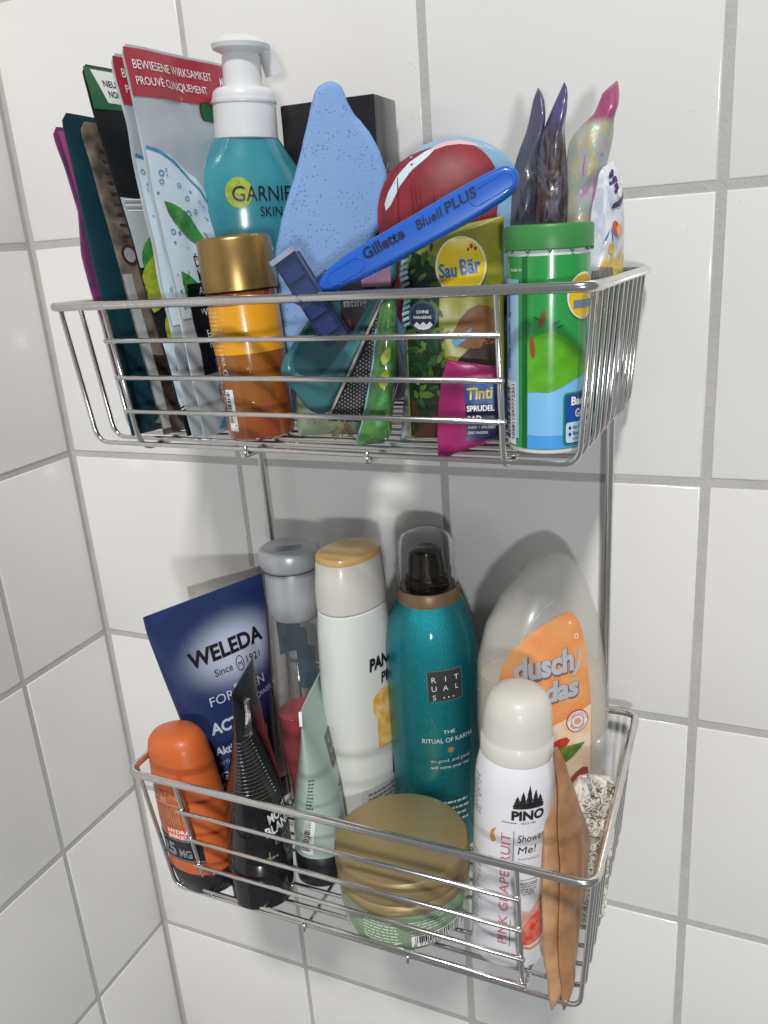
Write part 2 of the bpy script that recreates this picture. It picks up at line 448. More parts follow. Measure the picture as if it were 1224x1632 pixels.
basket((15.65, -15.67, -29.18), (.016, .005, .004), 26.36, 14.15, 8.96, .84, 1.09, .49, 3.3, 22.75, (9.9, 16.3), (.215, .455, .69, .915))
for x0, x1 in ((17.95, 18.1), (40.22, 40.05)):
    tube('post', [Vector(p) - CB for p in fillet([(x0, -.35, -2.9), (x0, -1.55, -4.2), (x0, -1.6, -10), (x1, -1.6, -38.3)], .8)], .22, M_chrome, caddy, seg=12)

UF = -10.02; LF = -37.92      # what the things in each basket stand on
exec_items = True

def rows(poly, n=26):
    zs = [p[1] for p in poly]; z0, z1 = min(zs), max(zs); out = []
    for k in range(n + 1):
        z = lerp(z0 + 1e-3, z1 - 1e-3, k / n); xs = []
        for a, b in zip(poly, poly[1:] + poly[:1]):
            if (a[1] - z) * (b[1] - z) < 0: xs.append(a[0] + (z - a[1]) / (b[1] - a[1]) * (b[0] - a[0]))
        if xs: out.append((z, min(xs), max(max(xs), min(xs) + .04)))
    return out
def smooth_poly(p, it=2):
    for _ in range(it):
        q = []
        for a, b in zip(p, p[1:] + p[:1]):
            q += [(a[0] * .75 + b[0] * .25, a[1] * .75 + b[1] * .25), (a[0] * .25 + b[0] * .75, a[1] * .25 + b[1] * .75)]
        p = q
    return p
def prism(pts, k=1.0): return [(x * k, z * k) for x, z in pts]
def leaf_pts(x, z, ln, w, ang, n=9):
    a = math.radians(ang); out = []
    for s in (1, -1):
        for i in range(n):
            t = i / (n - 1) if s > 0 else 1 - i / (n - 1)
            u = t * ln; v = s * w * math.sin(math.pi * t ** .8)
            out.append((x + u * math.cos(a) - v * math.sin(a), z + u * math.sin(a) + v * math.cos(a)))
    return out[:n] + out[n + 1:-1]

# =================================================================== UPPER BASKET
# ---- paper sachets filed on edge at the left end; local x runs from the back (wall) towards... the front edge is at -x
def sachet(name, label, fb, ft, face, width, m, thick=.35, seed=1, wr=.12, dzt=0, bulge=None, notch=None):
    """fb / ft: bottom and top of its front edge; the sachet runs `width` from there towards the wall"""
    t = math.radians(face); d = Vector((math.cos(t), math.sin(t), 0))
    fb = Vector(fb); ft = Vector(ft); L = (ft - fb).length; mid = width / 2
    o = item(name, label, 'sachet', fb + d * mid, ft + d * mid, face, 'sachets filed on edge in the top basket')
    zs = [0, .5, 1, 2, 4, 6, 8, 10, 12, 14, L - 1.2, L - .5, L - .12, L]; zs = sorted(z for z in set(zs) if z <= L)
    rr = []
    for z in zs:
        r = .35 if z > L - .05 else (.1 if z > L - .3 else 0)
        bl = bulge(z) if bulge else 0
        rr.append((z, -mid + r - bl, mid - r * .5))
    P = Pouch(rr, thick, wr, seed, edge=.02, pw=.55, zend=1.6)
    P.build('bag', m, o, nx=20); return o, P, L, mid
Cw = mat('foil_white', '#b9c2c8', .95, rough=.25, var=.12, vscale=40, spec=.6, bump=.2, bscale=60)
red = mat('red_print', '#a8323f', 1.0, rough=.32); dgreen = mat('dark_green_print', '#2f6b4a', .9, rough=.35)
leafg = mat('leaf_green_print', '#4b9a4c', .95, rough=.4, var=.45, vscale=260); limeg = mat('lime_print', '#a9b93a', .95, rough=.4, var=.3, vscale=300)
bub = mat('bubble_blue_print', '#5aa6cc', .9, rough=.35, var=.4, vscale=500); pale = mat('pale_blue_print', '#d3e4ee', 1.0, rough=.35)
navy = mat('dark_navy_print', '#22303c', .8, rough=.4)

o, P, L, mid = sachet('sachet', 'magenta purple sachet with a narrow waist, leftmost in the top basket', (17.75, -12.7, UF + 1.2), (15.75, -12.6, 4.95), 86, 7.5,
    mat('purple_foil', '#8e3f74', .9, rough=.35, var=.6, vscale=55, h2='#4a3558'), .55, 3, .1, bulge=lambda z: .45 * math.exp(-((z - 7.0) / 2.0) ** 2) - .25 * math.exp(-((z - 10.8) / 1.5) ** 2))
pr = Print(P.front, o); pr.rect(-mid + .3, mid - .4, L - 3.5, L - .2, mat('pink_print', '#b5528f', .95, rough=.4), 1)
pr.oval(-mid + 1.2, 7.2, .8, 1.3, mat('lilac_print', '#b9a3c8', .9, rough=.4, var=.5, vscale=200), 1); pr.done()

o, P, L, mid = sachet('sachet', 'dark teal sachet with rounded corners beside the magenta one', (18.35, -13.6, UF), (16.55, -12.7, 5.25), 84, 8.6,
    mat('teal_paper', '#1d4652', .85, rough=.42, var=.15, vscale=60), .35, 11, .07)
pr = Print(P.front, o); g = mat('grey_print', '#8b969a', .8, rough=.4)
pr.text('Tetesept', -mid + .8, L - 2.3, 2.0, g, rot=-4, bold=0, sx=.8); pr.small(-mid + 2, mid - 2, .9, 2.2, 3, g, seed=5)
pr.poly(leaf_pts(-mid + 1.6, .4, 3.2, .35, 12), g, 1); pr.done()

o, P, L, mid = sachet('sachet', 'tan wood-grain sachet leaning against the dark teal sachet', (19.95, -13.1, UF), (17.2, -12.2, 4.9), 84, 8.2,
    mat('wood_print_paper', '#8d8074', .9, rough=.5, var=.5, vscale=75, h2='#4c443f'), .4, 21, .12)
pr = Print(P.front, o); gp = mat('silver_grey_print', '#b8bcbc', .9, rough=.35, var=.2, vscale=80); br = mat('brown_print', '#4a3a33', .9, rough=.5, var=.5, vscale=200)
pr.rect(-mid + .02, -mid + .55, .3, 8.0, gp, 1); pr.oval(-mid + .75, 8.9, .5, .5, br, 1); pr.oval(-mid + .75, 8.9, .36, .36, gp, 2)
pr.poly([(-mid + .5, 4), (-mid + 2.2, 3.7), (-mid + 2, 1.5), (-mid + 1.3, .4), (-mid + .6, 2)], br, 2)
for i in range(9): pr.rect(-mid + .6, -mid + 1.9, 9.8 + i * .5, 9.86 + i * .5 + .03 * (i % 3), br, 2)
pr.done()

o, P, L, mid = sachet('sachet', 'black and green face-mask sachet with a white corner tag', (21.1, -12.7, UF), (17.75, -12.2, 7.35), 84, 8.6,
    mat('black_foil', '#24262a', .8, rough=.3, var=.25, vscale=60), .35, 31, .1)
pr = Print(P.front, o)
pr.rect(-mid + .06, mid - .1, L - 2.0, L - .12, dgreen, 1); pr.poly([(-mid + .45, L - .22), (-mid + 2.9, L - .22), (-mid + 3.3, L - 1.7), (-mid + .95, L - 1.7)], W, 2)
pr.text('NEU!', -mid + .95, L - .95, .42, K, 3, bold=.02); pr.text('NOUVEAU', -mid + 1.1, L - 1.42, .42, K, 3, bold=.02, maxw=1.7)
pr.rect(-mid + 5, mid - .6, L - 1.2, L - .6, W, 2); 
pr.poly([(-mid + .04, L - 6.0), (-mid + 3, L - 6.3), (mid - .4, L - 7.8), (mid - .4, L - 9.6), (-mid + .04, L - 9.3)], Cw, 1)
for a in range(5): pr.rect(-mid + .2, mid - .5, L - 6.15 - a * .13, L - 6.1 - a * .13, g if a % 2 else W, 2)
for i, (x, z, ln, w, an) in enumerate(((-3.9, 7.6, 3.3, .9, 55), (-4.2, 6.2, 3.0, .8, 70), (-2.8, 5.6, 3.4, .9, 80), (-3.9, 4.9, 2.6, .6, 40), (-1.5, 6.5, 3, .8, 95), (-3.2, 8.6, 2.4, .6, 20))):
    pr.poly(leaf_pts(x, z, ln, w, an), limeg if i % 2 else leafg, 2 + (i % 2))
pr.poly([(-mid + .04, 1.6), (-mid + .9, 1.3), (-mid + 2.2, 1.9), (-mid + 2.4, 4.2), (-mid + .04, 4.8)], pale, 1)
for a in range(3): pr.poly([(-mid + .04, 1.55 - a * .16), (-mid + 2.6, 2.1 - a * .16), (-mid + 2.6, 2.04 - a * .16), (-mid + .04, 1.48 - a * .16)], W, 2)
pr.done()

def charcoal_mask(label, fb, ft, seed):
    o, P, L, mid = sachet('sachet', label, fb, ft, 86, 9.0, Cw, .5, seed, .2)
    pr = Print(P.front, o, step=.3)
    pr.rect(-mid + .05, mid - .1, L - 2.15, L - .14, red, 1)
    pr.text('BEWIESENE WIRKSAMKEIT', -mid + .35, L - 1.0, .54, W, 3, bold=.0, maxw=5.5)
    pr.text('PROUVÉ CLINIQUEMENT', -mid + .35, L - 1.66, .5, W, 3, bold=.0, maxw=4.9)
    pr.text('MATTIERT', 2.0, L - 1.15, .6, W, 3, bold=.01, maxw=1.7)
    pr.rect(-.1, mid - .2, L - 2.9, L - 2.05, mat('maroon_print', '#5a2c35', .8, rough=.35), 2, r=.3); pr.rect(.0, 2.0, L - 2.85, L - 2.1, dgreen, 3, r=.3)
    pr.text('100%', .3, L - 2.5, .38, g, 5); pr.text('MULTI', 1.6, L - 1.9, .38, g, 5); pr.text('MAT', 2.9, L - 2.55, .38, W, 5)
    # oval droplet picture with bubbles and tea-tree leaves
    pr.poly([(-mid + .12, L - 4.2), (-mid + 1.4, L - 4.6), (-mid + 3.0, L - 5.6), (-mid + 4.6, L - 7.4), (-mid + 6.2, L - 10.5), (-mid + 6.4, L - 12), (-mid + .12, L - 12)], pale, 1)
    for k in range(8):
        t = k / 8; t2 = (k + 1) / 8
        f = lambda t: (-mid + .12 + 6.0 * t, L - 4.2 - 6.4 * t ** 1.7)
        a, b = f(t), f(t2); pr.poly([a, b, (b[0] - .02, b[1] - .16), (a[0] - .02, a[1] - .16)], bub, 2)
    rnd = random.Random(seed)
    for k in range(95):
        x = -mid + .3 + rnd.random() * 5.3; zt = L - 4.6 - 6.4 * ((x + mid) / 6.2) ** 1.7; z = lerp(L - 12.5, zt, rnd.random() ** .8); r = rnd.uniform(.05, .2)
        if rnd.random() < .5: pr.ring(x, z, r, r * .9, r * .35, bub, 3, n=10)
        else: pr.oval(x, z, r * .55, r * .5, bub, 3, n=7)
    for x, z, ln, w, an in ((-3.9, L - 6.6, 3.5, .5, -45), (-1.2, L - 10.0, 3.2, .9, 35), (-3.9, L - 9.8, 3.6, .55, -62), (.4, L - 11, 3, .8, 60), (-3.0, L - 12.4, 2.8, .5, 10)):
        pr.poly(leaf_pts(x, z, ln, w, an), leafg, 4)
    pr.oval(1.35, L - 4.3, .75, .75, limeg, 3); pr.text('G', .95, L - 4.65, 1.05, K, 5)
    # lower copy panel
    pr.rect(-mid + .75, mid - .3, 3.0, 7.4, K, 5)
    pr.text('DEEP PORE', -mid + 1.6, 8.15, .75, K, 6, maxw=3.2, bold=.01); pr.text('MASQUE', -mid + 1.6, 7.5, .7, K, 6, maxw=2.4, bold=.02)
    for i, t in enumerate(('Aktivkohle', 'Salizylsäure', 'Weidenrinde', '', 'Entfernt', 'reinigt gründlich')):
        if t: pr.text(t, -mid + 1.5, 6.85 - i * .52, .52, W, 6, sx=.75)
    pr.text('FÜR MISCHHAUT', -mid + 1.7, 3.35, .55, g, 6, sx=.9, bold=.02)
    pr.ring(-mid + 2.2, 2.05, .62, .62, .06, K, 5); pr.oval(-mid + 2.2, 2.05, .5, .5, K, 5); pr.poly(leaf_pts(-mid + 1.95, 1.8, .6, .16, 50), W, 6)
    pr.poly([(-mid + 1, .2), (-mid + 4.5, .3), (-mid + 4.8, 1.1), (-mid + 1.6, .9)], bub, 5)
    pr.done()
charcoal_mask('rear of the two red-topped sachets, peeking out behind the other', (21.55, -12.85, UF), (20.05, -12.75, 7.45), 41)
charcoal_mask('front red-topped face-mask sachet with leaves and bubbles beside the pump', (22.2, -12.75, UF), (20.65, -12.75, 7.75), 44)

# ---- pump bottle
o = item('pump_bottle', 'turquoise face wash bottle with a white pump head, behind the gold-capped bottle', 'pump bottle', (22.0, -6.7, UF), (22.95, -6.85, 4.6), 38)
tq = mat('turquoise_gel', '#4aa2ae', 1, rough=.2, trans=.15, coat=.6, var=.2, vscale=22, sss=.3, h2='#35899a')
B = Loft([(0, 2.2, 1.5), (.3, 2.5, 1.75), (4, 2.6, 1.85), (8.5, 2.85, 1.95), (10.5, 3.1, 2.1), (11.6, 3.02, 2.05), (12.6, 2.6, 1.9), (13.3, 2.1, 1.65), (13.9, 1.7, 1.5), (14.3, 1.42, 1.38), (14.5, 1.3, 1.3)])
B.build('bottle_body', tq, o)
pr = Print(B.flat, o)
pr.oval(-.75, 11.5, .66, .72, limeg, 1); pr.text('G', -1.15, 11.12, 1.0, K, 3); pr.text('ARNIER', -.42, 11.12, 1.0, K, 3, sx=.82)
pr.text('SKINACTIVE', .2, 10.4, .66, K, 3, sx=.82)
for i in range(4): pr.oval(-.7 + i * .45, 8.9 - .1 * (i % 2), .12, .16, W, 2, n=8)
pr.text('Hautklar', -1.4, 4.6, .8, W, 3); pr.small(-1.4, 1.4, 2.4, 4, 4, W); pr.done()
wp = mat('white_plastic', '#e3e6e8', .95, rough=.35, coat=.2, sss=.15); 
cpart_ = lathe([(1.5, 14.0), (1.58, 14.05), (1.56, 15.9), (1.5, 16.15), (1.32, 16.3), (.9, 16.4)]); cpart_.build('collar', wp, o)
for zz in (15.6,): lathe([(1.6, zz), (1.63, zz + .1), (1.6, zz + .2)]).build('ridge', wp, o)
hd = lathe([(.95, 16.3), (.95, 17.6), (.9, 17.8), (1.0, 17.85), (1.36, 18.0), (1.42, 18.2), (1.25, 18.42), (.75, 18.58), (.02, 18.65)]).build('pump_head', wp, o)
# spout: open channel reaching right and turning down
bm = bmesh.new(); prof = []
path = fillet([(.3, .1, 18.1), (1.2, .2, 18.05), (1.55, .25, 16.95)], .7, 6); prev = None; rings = []
for i, p in enumerate(path):
    t = (path[min(len(path) - 1, i + 1)] - path[max(0, i - 1)]).normalized(); side = Vector((-.3, .95, 0)); up = side.cross(t).normalized()
    w = lerp(.62, .42, i / len(path)); h = lerp(.22, .3, i / len(path))
    rings.append([bm.verts.new(p + side * x * w + up * y * h) for x, y in ((-1, -1), (-1.0, .7), (-.6, 1), (.6, 1), (1, .7), (1, -1), (.75, -1), (.7, .35), (-.7, .35), (-.75, -1))])
for a, b in zip(rings, rings[1:]):
    for k in range(10): bm.faces.new((a[k], a[(k + 1) % 10], b[(k + 1) % 10], b[k]))
bm.faces.new(rings[0]); bm.faces.new(rings[-1]); bmesh.ops.recalc_face_normals(bm, faces=bm.faces)
sharp(link_mesh('spout', bm, wp, o))

# ---- amber bottle with gold cap
gold = mat('brushed_gold', '#b3925a', .95, rough=.33, metal=.85, var=.12, vscale=90)
amber = mat('amber_oil', '#a86626', .95, rough=.12, trans=.1, coat=.8, var=.3, vscale=30, h2='#a0491f', sss=.2)
ylw = mat('yellow_label', '#eaa41e', 1.0, rough=.3, coat=.3)
o = item('gold_capped_bottle', 'small amber oil bottle with a yellow band and brushed gold cap', 'bottle', (24.95, -11.75, UF), (24.6, -11.7, -.7), 34)
B = lathe([(1.35, 0), (1.58, .12), (1.66, .5), (1.68, 4.5), (1.68, 5.8), (1.66, 6.9), (1.45, 7.05)]); B.build('bottle_body', amber, o, seg=64)
C2 = lathe([(1.6, 6.95), (1.74, 7.0), (1.76, 7.3), (1.72, 9.2), (1.66, 9.33), (1.55, 9.38), (.02, 9.4)]); C2.build('cap', gold, o, seg=64)
pr = Print(B.arc, o); pr.rect(-2.9, 2.9, 4.15, 6.35, ylw, 1)
pr.small(-2.3, -1.15, 4.3, 6.2, 10, mat('peach_print', '#f3cf94', 1, rough=.4), 2, 4)
pr.rect(-1.75, -1.2, .55, 2.55, W, 1); pr.bars(-1.68, -1.42, .95, 2.45, K, 26, False, 2, 8)
pr.text('8 7191341', -1.23, .8, .2, K, 2, rot=90, sx=.9); pr.ring(-1.45, 3.25, .2, .26, .07, W, 2); pr.oval(-1.45, 3.2, .09, .12, W, 2)
pr.text('V/I/3', -1.35, 3.65, .32, W, 2, rot=95); pr.small(-2.0, -1.8, 1.2, 3.9, 12, W, 2, 9); pr.done()

# ---- black carton in shrink wrap
bk = mat('black_card', '#262529', .75, rough=.24, var=.25, vscale=50, coat=.5, bump=.25, bscale=120)
o = item('black_carton', 'glossy black shrink-wrapped carton behind the blue sponge', 'box', (26.0, -2.6, UF), (26.15, -2.6, 5), 2)
box('carton', -2.75, 2.6, -1.45, 1.6, 0, 15.7, bk, o, .12)
bm = bmesh.new()
for i in range(4):       # folded seam of the wrap down the right side
    z = .4 + i * 3.7; p = [(2.63, -1.2 + .2 * math.sin(i), z), (2.7, -.3, z + .8 + .2 * math.cos(i * 2)), (2.63, .9, z + .3), (2.66, 1.3, z + 1.1)]
    tube_bm(bm, p, .01, 5)
link_mesh('film_crease', bm, mat('film_shine', '#c9c6c4', .9, rough=.2), o)

# ---- blue sponge
sp = mat('blue_sponge', '#6f98d8', .92, rough=.95, bump=.45, bscale=1500, spec=.1)
nt = sp.node_tree; b = nt.nodes["Principled BSDF"]; tc = nt.nodes.new("ShaderNodeTexCoord"); vo = nt.nodes.new("ShaderNodeTexVoronoi"); vo.inputs["Scale"].default_value = 560
vo.inputs["Randomness"].default_value = 1; n2 = nt.nodes.new("ShaderNodeTexNoise"); n2.inputs["Scale"].default_value = 150
nt.links.new(tc.outputs["Object"], vo.inputs["Vector"]); nt.links.new(tc.outputs["Object"], n2.inputs["Vector"])
ma = nt.nodes.new("ShaderNodeMath"); ma.operation = 'MULTIPLY'; mr = nt.nodes.new("ShaderNodeMapRange"); mr.inputs[1].default_value = .17; mr.inputs[2].default_value = .27
mr2 = nt.nodes.new("ShaderNodeMapRange"); mr2.inputs[1].default_value = .40; mr2.inputs[2].default_value = .5
nt.links.new(vo.outputs["Distance"], mr.inputs[0]); nt.links.new(n2.outputs["Fac"], mr2.inputs[0])
iv = nt.nodes.new("ShaderNodeMath"); iv.operation = 'SUBTRACT'; iv.inputs[0].default_value = 1; nt.links.new(mr.outputs[0], iv.inputs[1])
nt.links.new(iv.outputs[0], ma.inputs[0]); nt.links.new(mr2.outputs[0], ma.inputs[1])
mx = nt.nodes.new("ShaderNodeMix"); mx.data_type = 'RGBA'; mx.inputs[6].default_value = (*lin('#8badde', .95), 1); mx.inputs[7].default_value = (*lin('#6482bf', .88), 1)
nt.links.new(ma.outputs[0], mx.inputs[0]); nt.links.new(mx.outputs[2], b.inputs["Base Color"])
SPO = [(-1.6, .1), (-2.05, 1.07), (-2.7, 2.72), (-2.91, 4.62), (-2.93, 6.45), (-2.85, 7.34), (-2.59, 8.8), (-2.01, 10.51), (-1.25, 12.3), (-0.66, 14.06), (-0.26, 15.33), (0.06, 15.69), (0.51, 15.81), (1.02, 15.65), (1.27, 14.92), (1.5, 14.4),
       (2.28, 13.52), (2.86, 12.19), (2.98, 11.11), (2.73, 9.83), (2.25, 8.98), (1.28, 7.41), (0.56, 5.94), (0.07, 3.49), (-0.5, .1)]
o = item('sponge', 'light blue leaf-shaped bath sponge standing upright behind the blue razor', 'sponge', (27.6, -8.2, UF), (27.6, -7.6, 5), 28)
pts = smooth_poly(SPO, 2); pts = [(x + .05 * noise.noise(Vector((x * 2, z * 2, 1))), z + .05 * noise.noise(Vector((x * 2, z * 2, 9)))) for x, z in pts]
Slab(pts, 2.0, .35, 4).build('foam', sp, o, jitter=.1)

# ---- round children's shampoo bottle (its printed figure is left out)
o = item('round_bottle', 'round glossy red and sky-blue bottle behind the razor handle', 'bottle', (34.05, -7.6, UF), (34.05, -7.6, 4), 20)
bw = mat('sky_blue_plastic', '#86b4d6', .92, rough=.32, coat=.3)
B = Loft([(0, 2.3, 1.5), (.3, 2.5, 1.7), (4, 3.0, 1.9), (7, 3.4, 2.0)] + [(9.3 + 3.55 * math.sin(a), max(.05, 3.5 * math.cos(a)), max(.04, 2.0 * math.cos(a))) for a in [math.pi / 2 * k / 12 for k in range(0, 13)]])
B.build('bottle_body', bw, o, seg=64)
rd = mat('cherry_red_print', '#9a2f3a', .85, rough=.5, coat=.0, var=.3, vscale=90); wl = mat('pale_rim_print', '#cfe2ea', 1, rough=.3)
pr = Print(B.flat, o)
pr.poly(smooth_poly([(-3.6, 9.0), (-3.5, 10.6), (-2.6, 12.0), (-.8, 12.5), (.9, 12.45), (1.75, 11.6), (2.0, 10.4), (1.7, 9.4), (1.9, 7.6), (.6, 6.2), (-1.2, 4.9), (-2.8, 4.6), (-3.2, 6.6)]), rd, 2)
pr.poly(smooth_poly([(-1.2, 12.2), (0, 12.5), (1.2, 12.3), (1.6, 12.0), (.6, 12.65), (-.6, 12.6)], 1), mat('pale_pink_print', '#e3b7bd', 1, rough=.3), 3)
pr.poly(smooth_poly([(-3.1, 9.8), (-2.2, 11.3), (-.8, 12.25), (-.9, 12.45), (-2.3, 11.7), (-3.2, 10.4)], 1), wl, 3)
for k in range(7):
    pts = [(-3.0 + .62 * k + .5 * math.sin(t * 1.3 + k), 5.5 + 6.2 * t - .25 * k * t) for t in [i / 9 for i in range(10)]]
    pr.poly([(x, z) for x, z in pts] + [(x + .09 * math.sin(math.pi * i / 9) + .02, z) for i, (x, z) in reversed(list(enumerate(pts)))], mat('dark_red_print', '#7c1f2b', .85, rough=.38), 4)
pr.text('ISANA', 1.55, 10.75, .62, mat('navy_print', '#2c3b78', .9, rough=.35), 4, rot=-25, maxw=1.35, bold=.02)
pr.small(-.2, 1.6, 6.8, 7.5, 2, K, 4); pr.done()

# ---- disposable razor
rb = mat('razor_blue', '#1f62c9', .95, rough=.33, coat=.3); rdk = mat('razor_navy', '#1d2a5c', .75, rough=.35, coat=.3); clr = mat('clear_plastic', '#8fa0cc', 1, rough=.05, alpha=.07, coat=1)
o = item('razor', 'bright blue disposable razor leaning diagonally across the sponge', 'razor', (33.08, -13.35, -2.45), (33.08, -13.05, 5), 14)
HND = [(-2.99, -0.26), (-3.04, -0.59), (-2.83, -0.76), (-2.2, -0.69), (-0.68, -0.16), (0.94, 0.55), (2.52, 1.24), (4.05, 1.96), (5.17, 2.63), (5.32, 3.04), (5.25, 3.37), (4.96, 3.57), (4.57, 3.6), (3.08, 2.97), (1.53, 2.24), (-0.06, 1.5), (-1.69, 0.73), (-2.54, 0.2)]
H = Slab(smooth_poly(HND, 2), .75, .22, 4); H.build('handle', rb, o)
a = math.degrees(math.atan2(2.16, 4.6)); pr = Print(H.front, o)
nv = mat('indigo_print', '#1d2350', .7, rough=.4)
pr.text('Gillette', -.92, .42, .62, nv, 2, rot=25, bold=.03, sx=1.0); pr.text('BlueII', 1.25, 1.42, .52, nv, 2, rot=25, bold=.015, shear=.2); pr.text('PLUS', 2.42, 1.98, .55, nv, 2, rot=25, bold=.02, sx=1.15, shear=.15)
pr.done()
bm = bmesh.new()                      # moulded grip grooves along both edges, raised outlines at both ends
d = Vector((math.cos(math.radians(25)), 0, math.sin(math.radians(25)))); nn = Vector((-d.z, 0, d.x))
for i in range(26):
    for s, o_, f in ((1, Vector((-1.6, -.3, .62)), .19), (-1, Vector((-1.0, -.3, -.25)), .19)):
        if s < 0 and i > 15: continue
        p = o_ + d * (i * f); tube_bm(bm, [p - nn * .11 * s, p + Vector((0, .12, 0)) + nn * .12 * s], .035, 5)
def stad(c, ln, w, rr):
    cc = Vector(c); out = []
    for k in range(20):
        t = 2 * math.pi * k / 20; x = math.cos(t); z = math.sin(t); out.append(cc + d * (x * w + math.copysign(ln, x)) + nn * z * w)
    tube_bm(bm, out, rr, 5, closed=True)
stad((4.2, -.375, 2.75), .62, .3, .03); stad((-1.75, -.375, .02), .55, .28, .03)
link_mesh('grip_ridge', bm, rb, o)
Slab([(-4.35, -1.05), (-2.7, .15), (-2.15, -.62), (-2.9, -.95), (-3.75, -1.35)], .45, .1, 2).build('neck', rdk, o)
hf = Vector((-4.75, .05, .42)); ax = Vector((1.0, 0, -1.75)).normalized(); ay = Vector((ax.z, 0, -ax.x)) * -1
def hb(name, u0, u1, v0, v1, y0, y1, m, bev=.05):
    mm = Matrix(((ay.x, 0, ax.x, hf.x), (0, 1, 0, 0), (ay.z, 0, ax.z, hf.z), (0, 0, 0, 1)))
    bm = bmesh.new(); bmesh.ops.create_cube(bm, size=1)
    for v in bm.verts: v.co = mm @ Vector((lerp(v0, v1, v.co.x + .5), lerp(y0, y1, v.co.y + .5), lerp(u0, u1, v.co.z + .5)))
    bmesh.ops.bevel(bm, geom=list(bm.edges), offset=bev, segments=2, affect='EDGES'); bmesh.ops.recalc_face_normals(bm, faces=bm.faces)
    q = link_mesh(name, bm, m, o); sharp(q, 50); return q
hb('head', 0, 3.9, .02, 1.0, -.35, .25, rdk)
for k in range(0): hb('blade', .3, 3.6, .2 + k * .24, .27 + k * .24, -.43, -.34, mat('steel_blade', '#c6ccd6', 1, rough=.2, metal=1), .01)
for k in range(4): hb('guard_block', .4 + k * .85, .95 + k * .85, .12, .9, -.47, -.40, mat('razor_mid_blue', '#26366f', .75, rough=.35), .03)
hb('cover', -.12, 2.0, -.06, 1.08, -.56, .32, clr, .1); hb('cover_rim', -.16, -.04, -.02, 1.04, -.58, .33, mat('clear_edge', '#b9c4dc', .9, rough=.12, alpha=.6, coat=1), .05)

# ---- teal foot rasp with its card
tl = mat('teal_plastic', '#3a7a80', .85, rough=.4, coat=.15, var=.1, vscale=40); tld = mat('teal_plastic_shaded', '#245a5f', .75, rough=.45)
o = item('foot_rasp', 'teal plastic foot rasp with a black dotted file, tilted behind the front wires', 'foot rasp', (30.2, -12.3, UF + .1), (30.2, -11.9, 5), 14)
OUT = smooth_poly([(-3.16, 3.53), (-3.15, 2.94), (-2.6, 2.34), (-2.07, 1.43), (-1.49, 1.18), (-1.03, 1.25), (-0.19, 2.54), (0.81, 4.21), (2.08, 6.35), (2.54, 7.13), (2.47, 8.32), (2.23, 8.99), (1.1, 8.67), (-0.15, 7.02), (-0.93, 6.3), (-2.07, 4.91), (-2.74, 4.08)], 2)
HOL = [(-2.55, 3.5), (-2.2, 3.05), (-1.33, 2.95), (-0.86, 3.43), (0.8, 5.6), (1.75, 7.17), (2.0, 7.9), (1.55, 8.2), (0.62, 7.78), (-0.64, 6.35), (-1.7, 5.0)]
def polar(poly, c, n=56):
    out = []
    for k in range(n):
        d_ = Vector((math.cos(2 * math.pi * k / n), math.sin(2 * math.pi * k / n))); best = .3
        for a_, b_ in zip(poly, poly[1:] + poly[:1]):
            a_, b_ = Vector(a_) - c, Vector(b_) - c; e_ = b_ - a_; den = d_.x * e_.y - d_.y * e_.x
            if abs(den) < 1e-9: continue
            t_ = (a_.x * e_.y - a_.y * e_.x) / den; u_ = (a_.x * d_.y - a_.y * d_.x) / den
            if t_ > 0 and -1e-6 <= u_ <= 1 + 1e-6: best = max(best, t_)
        out.append(c + d_ * best)
    return out
cc = Vector((-.25, 5.1)); po, pi_ = polar(OUT, cc), polar(smooth_poly(HOL, 2), cc)
bm = bmesh.new(); loops = []
for f, y in ((0, .3), (0, -.25), (.06, -.42), (.2, -.5), (.55, -.5), (.85, -.4), (1, -.2), (1, .12)):
    loops.append([bm.verts.new((lerp(p.x, q.x, f), y, lerp(p.y, q.y, f))) for p, q in zip(po, pi_)])
for a_, b_ in zip(loops, loops[1:]):
    for k in range(56): bm.faces.new((a_[k], a_[(k + 1) % 56], b_[(k + 1) % 56], b_[k]))
bmesh.ops.recalc_face_normals(bm, faces=bm.faces); link_mesh('frame', bm, tl, o)
Slab(OUT, .2, .05, 2).build('back_shell', tld, o)  # darker teal: the shade inside the hollow is put into the colour
for v in o.children[-1].data.vertices: v.co.y += .0022
cd_ = box('card', -.1, 1.5, -.16, -.1, 4.6, 7.6, mat('dark_card', '#2b2326', .8, rough=.5), o, .01)
pr = Print(lambda u, v, f: Vector((u, -.17 - f, v)), o); pr.text('lating', .05, 5.95, .5, g, 2, bold=.02)
box('pink_tag', 1.0, 2.3, -.62, -.52, 6.75, 7.7, mat('pink_card_print', '#c78fa6', .95, rough=.5), o, .03)
pr.rect(-.1, .35, 4.0, 5.4, mat('maroon_card_print', '#5a2c33', .8, rough=.5), 1); pr.done()
RSP = [(-0.95, 1.0), (0.19, 2.82), (1.11, 4.48), (1.47, 5.57), (2.04, 5.54), (1.94, 3.88), (0.84, 1.64), (0.5, .9)]
rp = Slab(RSP, .14, .05, 1); ro = rp.build('file', mat('black_file', '#1b1c1f', .7, rough=.5), o); 
for v in ro.data.vertices: v.co.y -= .0075
bm = bmesh.new()
ex = Vector((.52, 0, .85)).normalized(); ey = Vector((-ex.z, 0, ex.x))
def inside(x, z, poly):
    c = False
    for (x1, z1), (x2, z2) in zip(poly, poly[1:] + poly[:1]):
        if (z1 > z) != (z2 > z) and x < (x2 - x1) * (z - z1) / (z2 - z1) + x1: c = not c
    return c
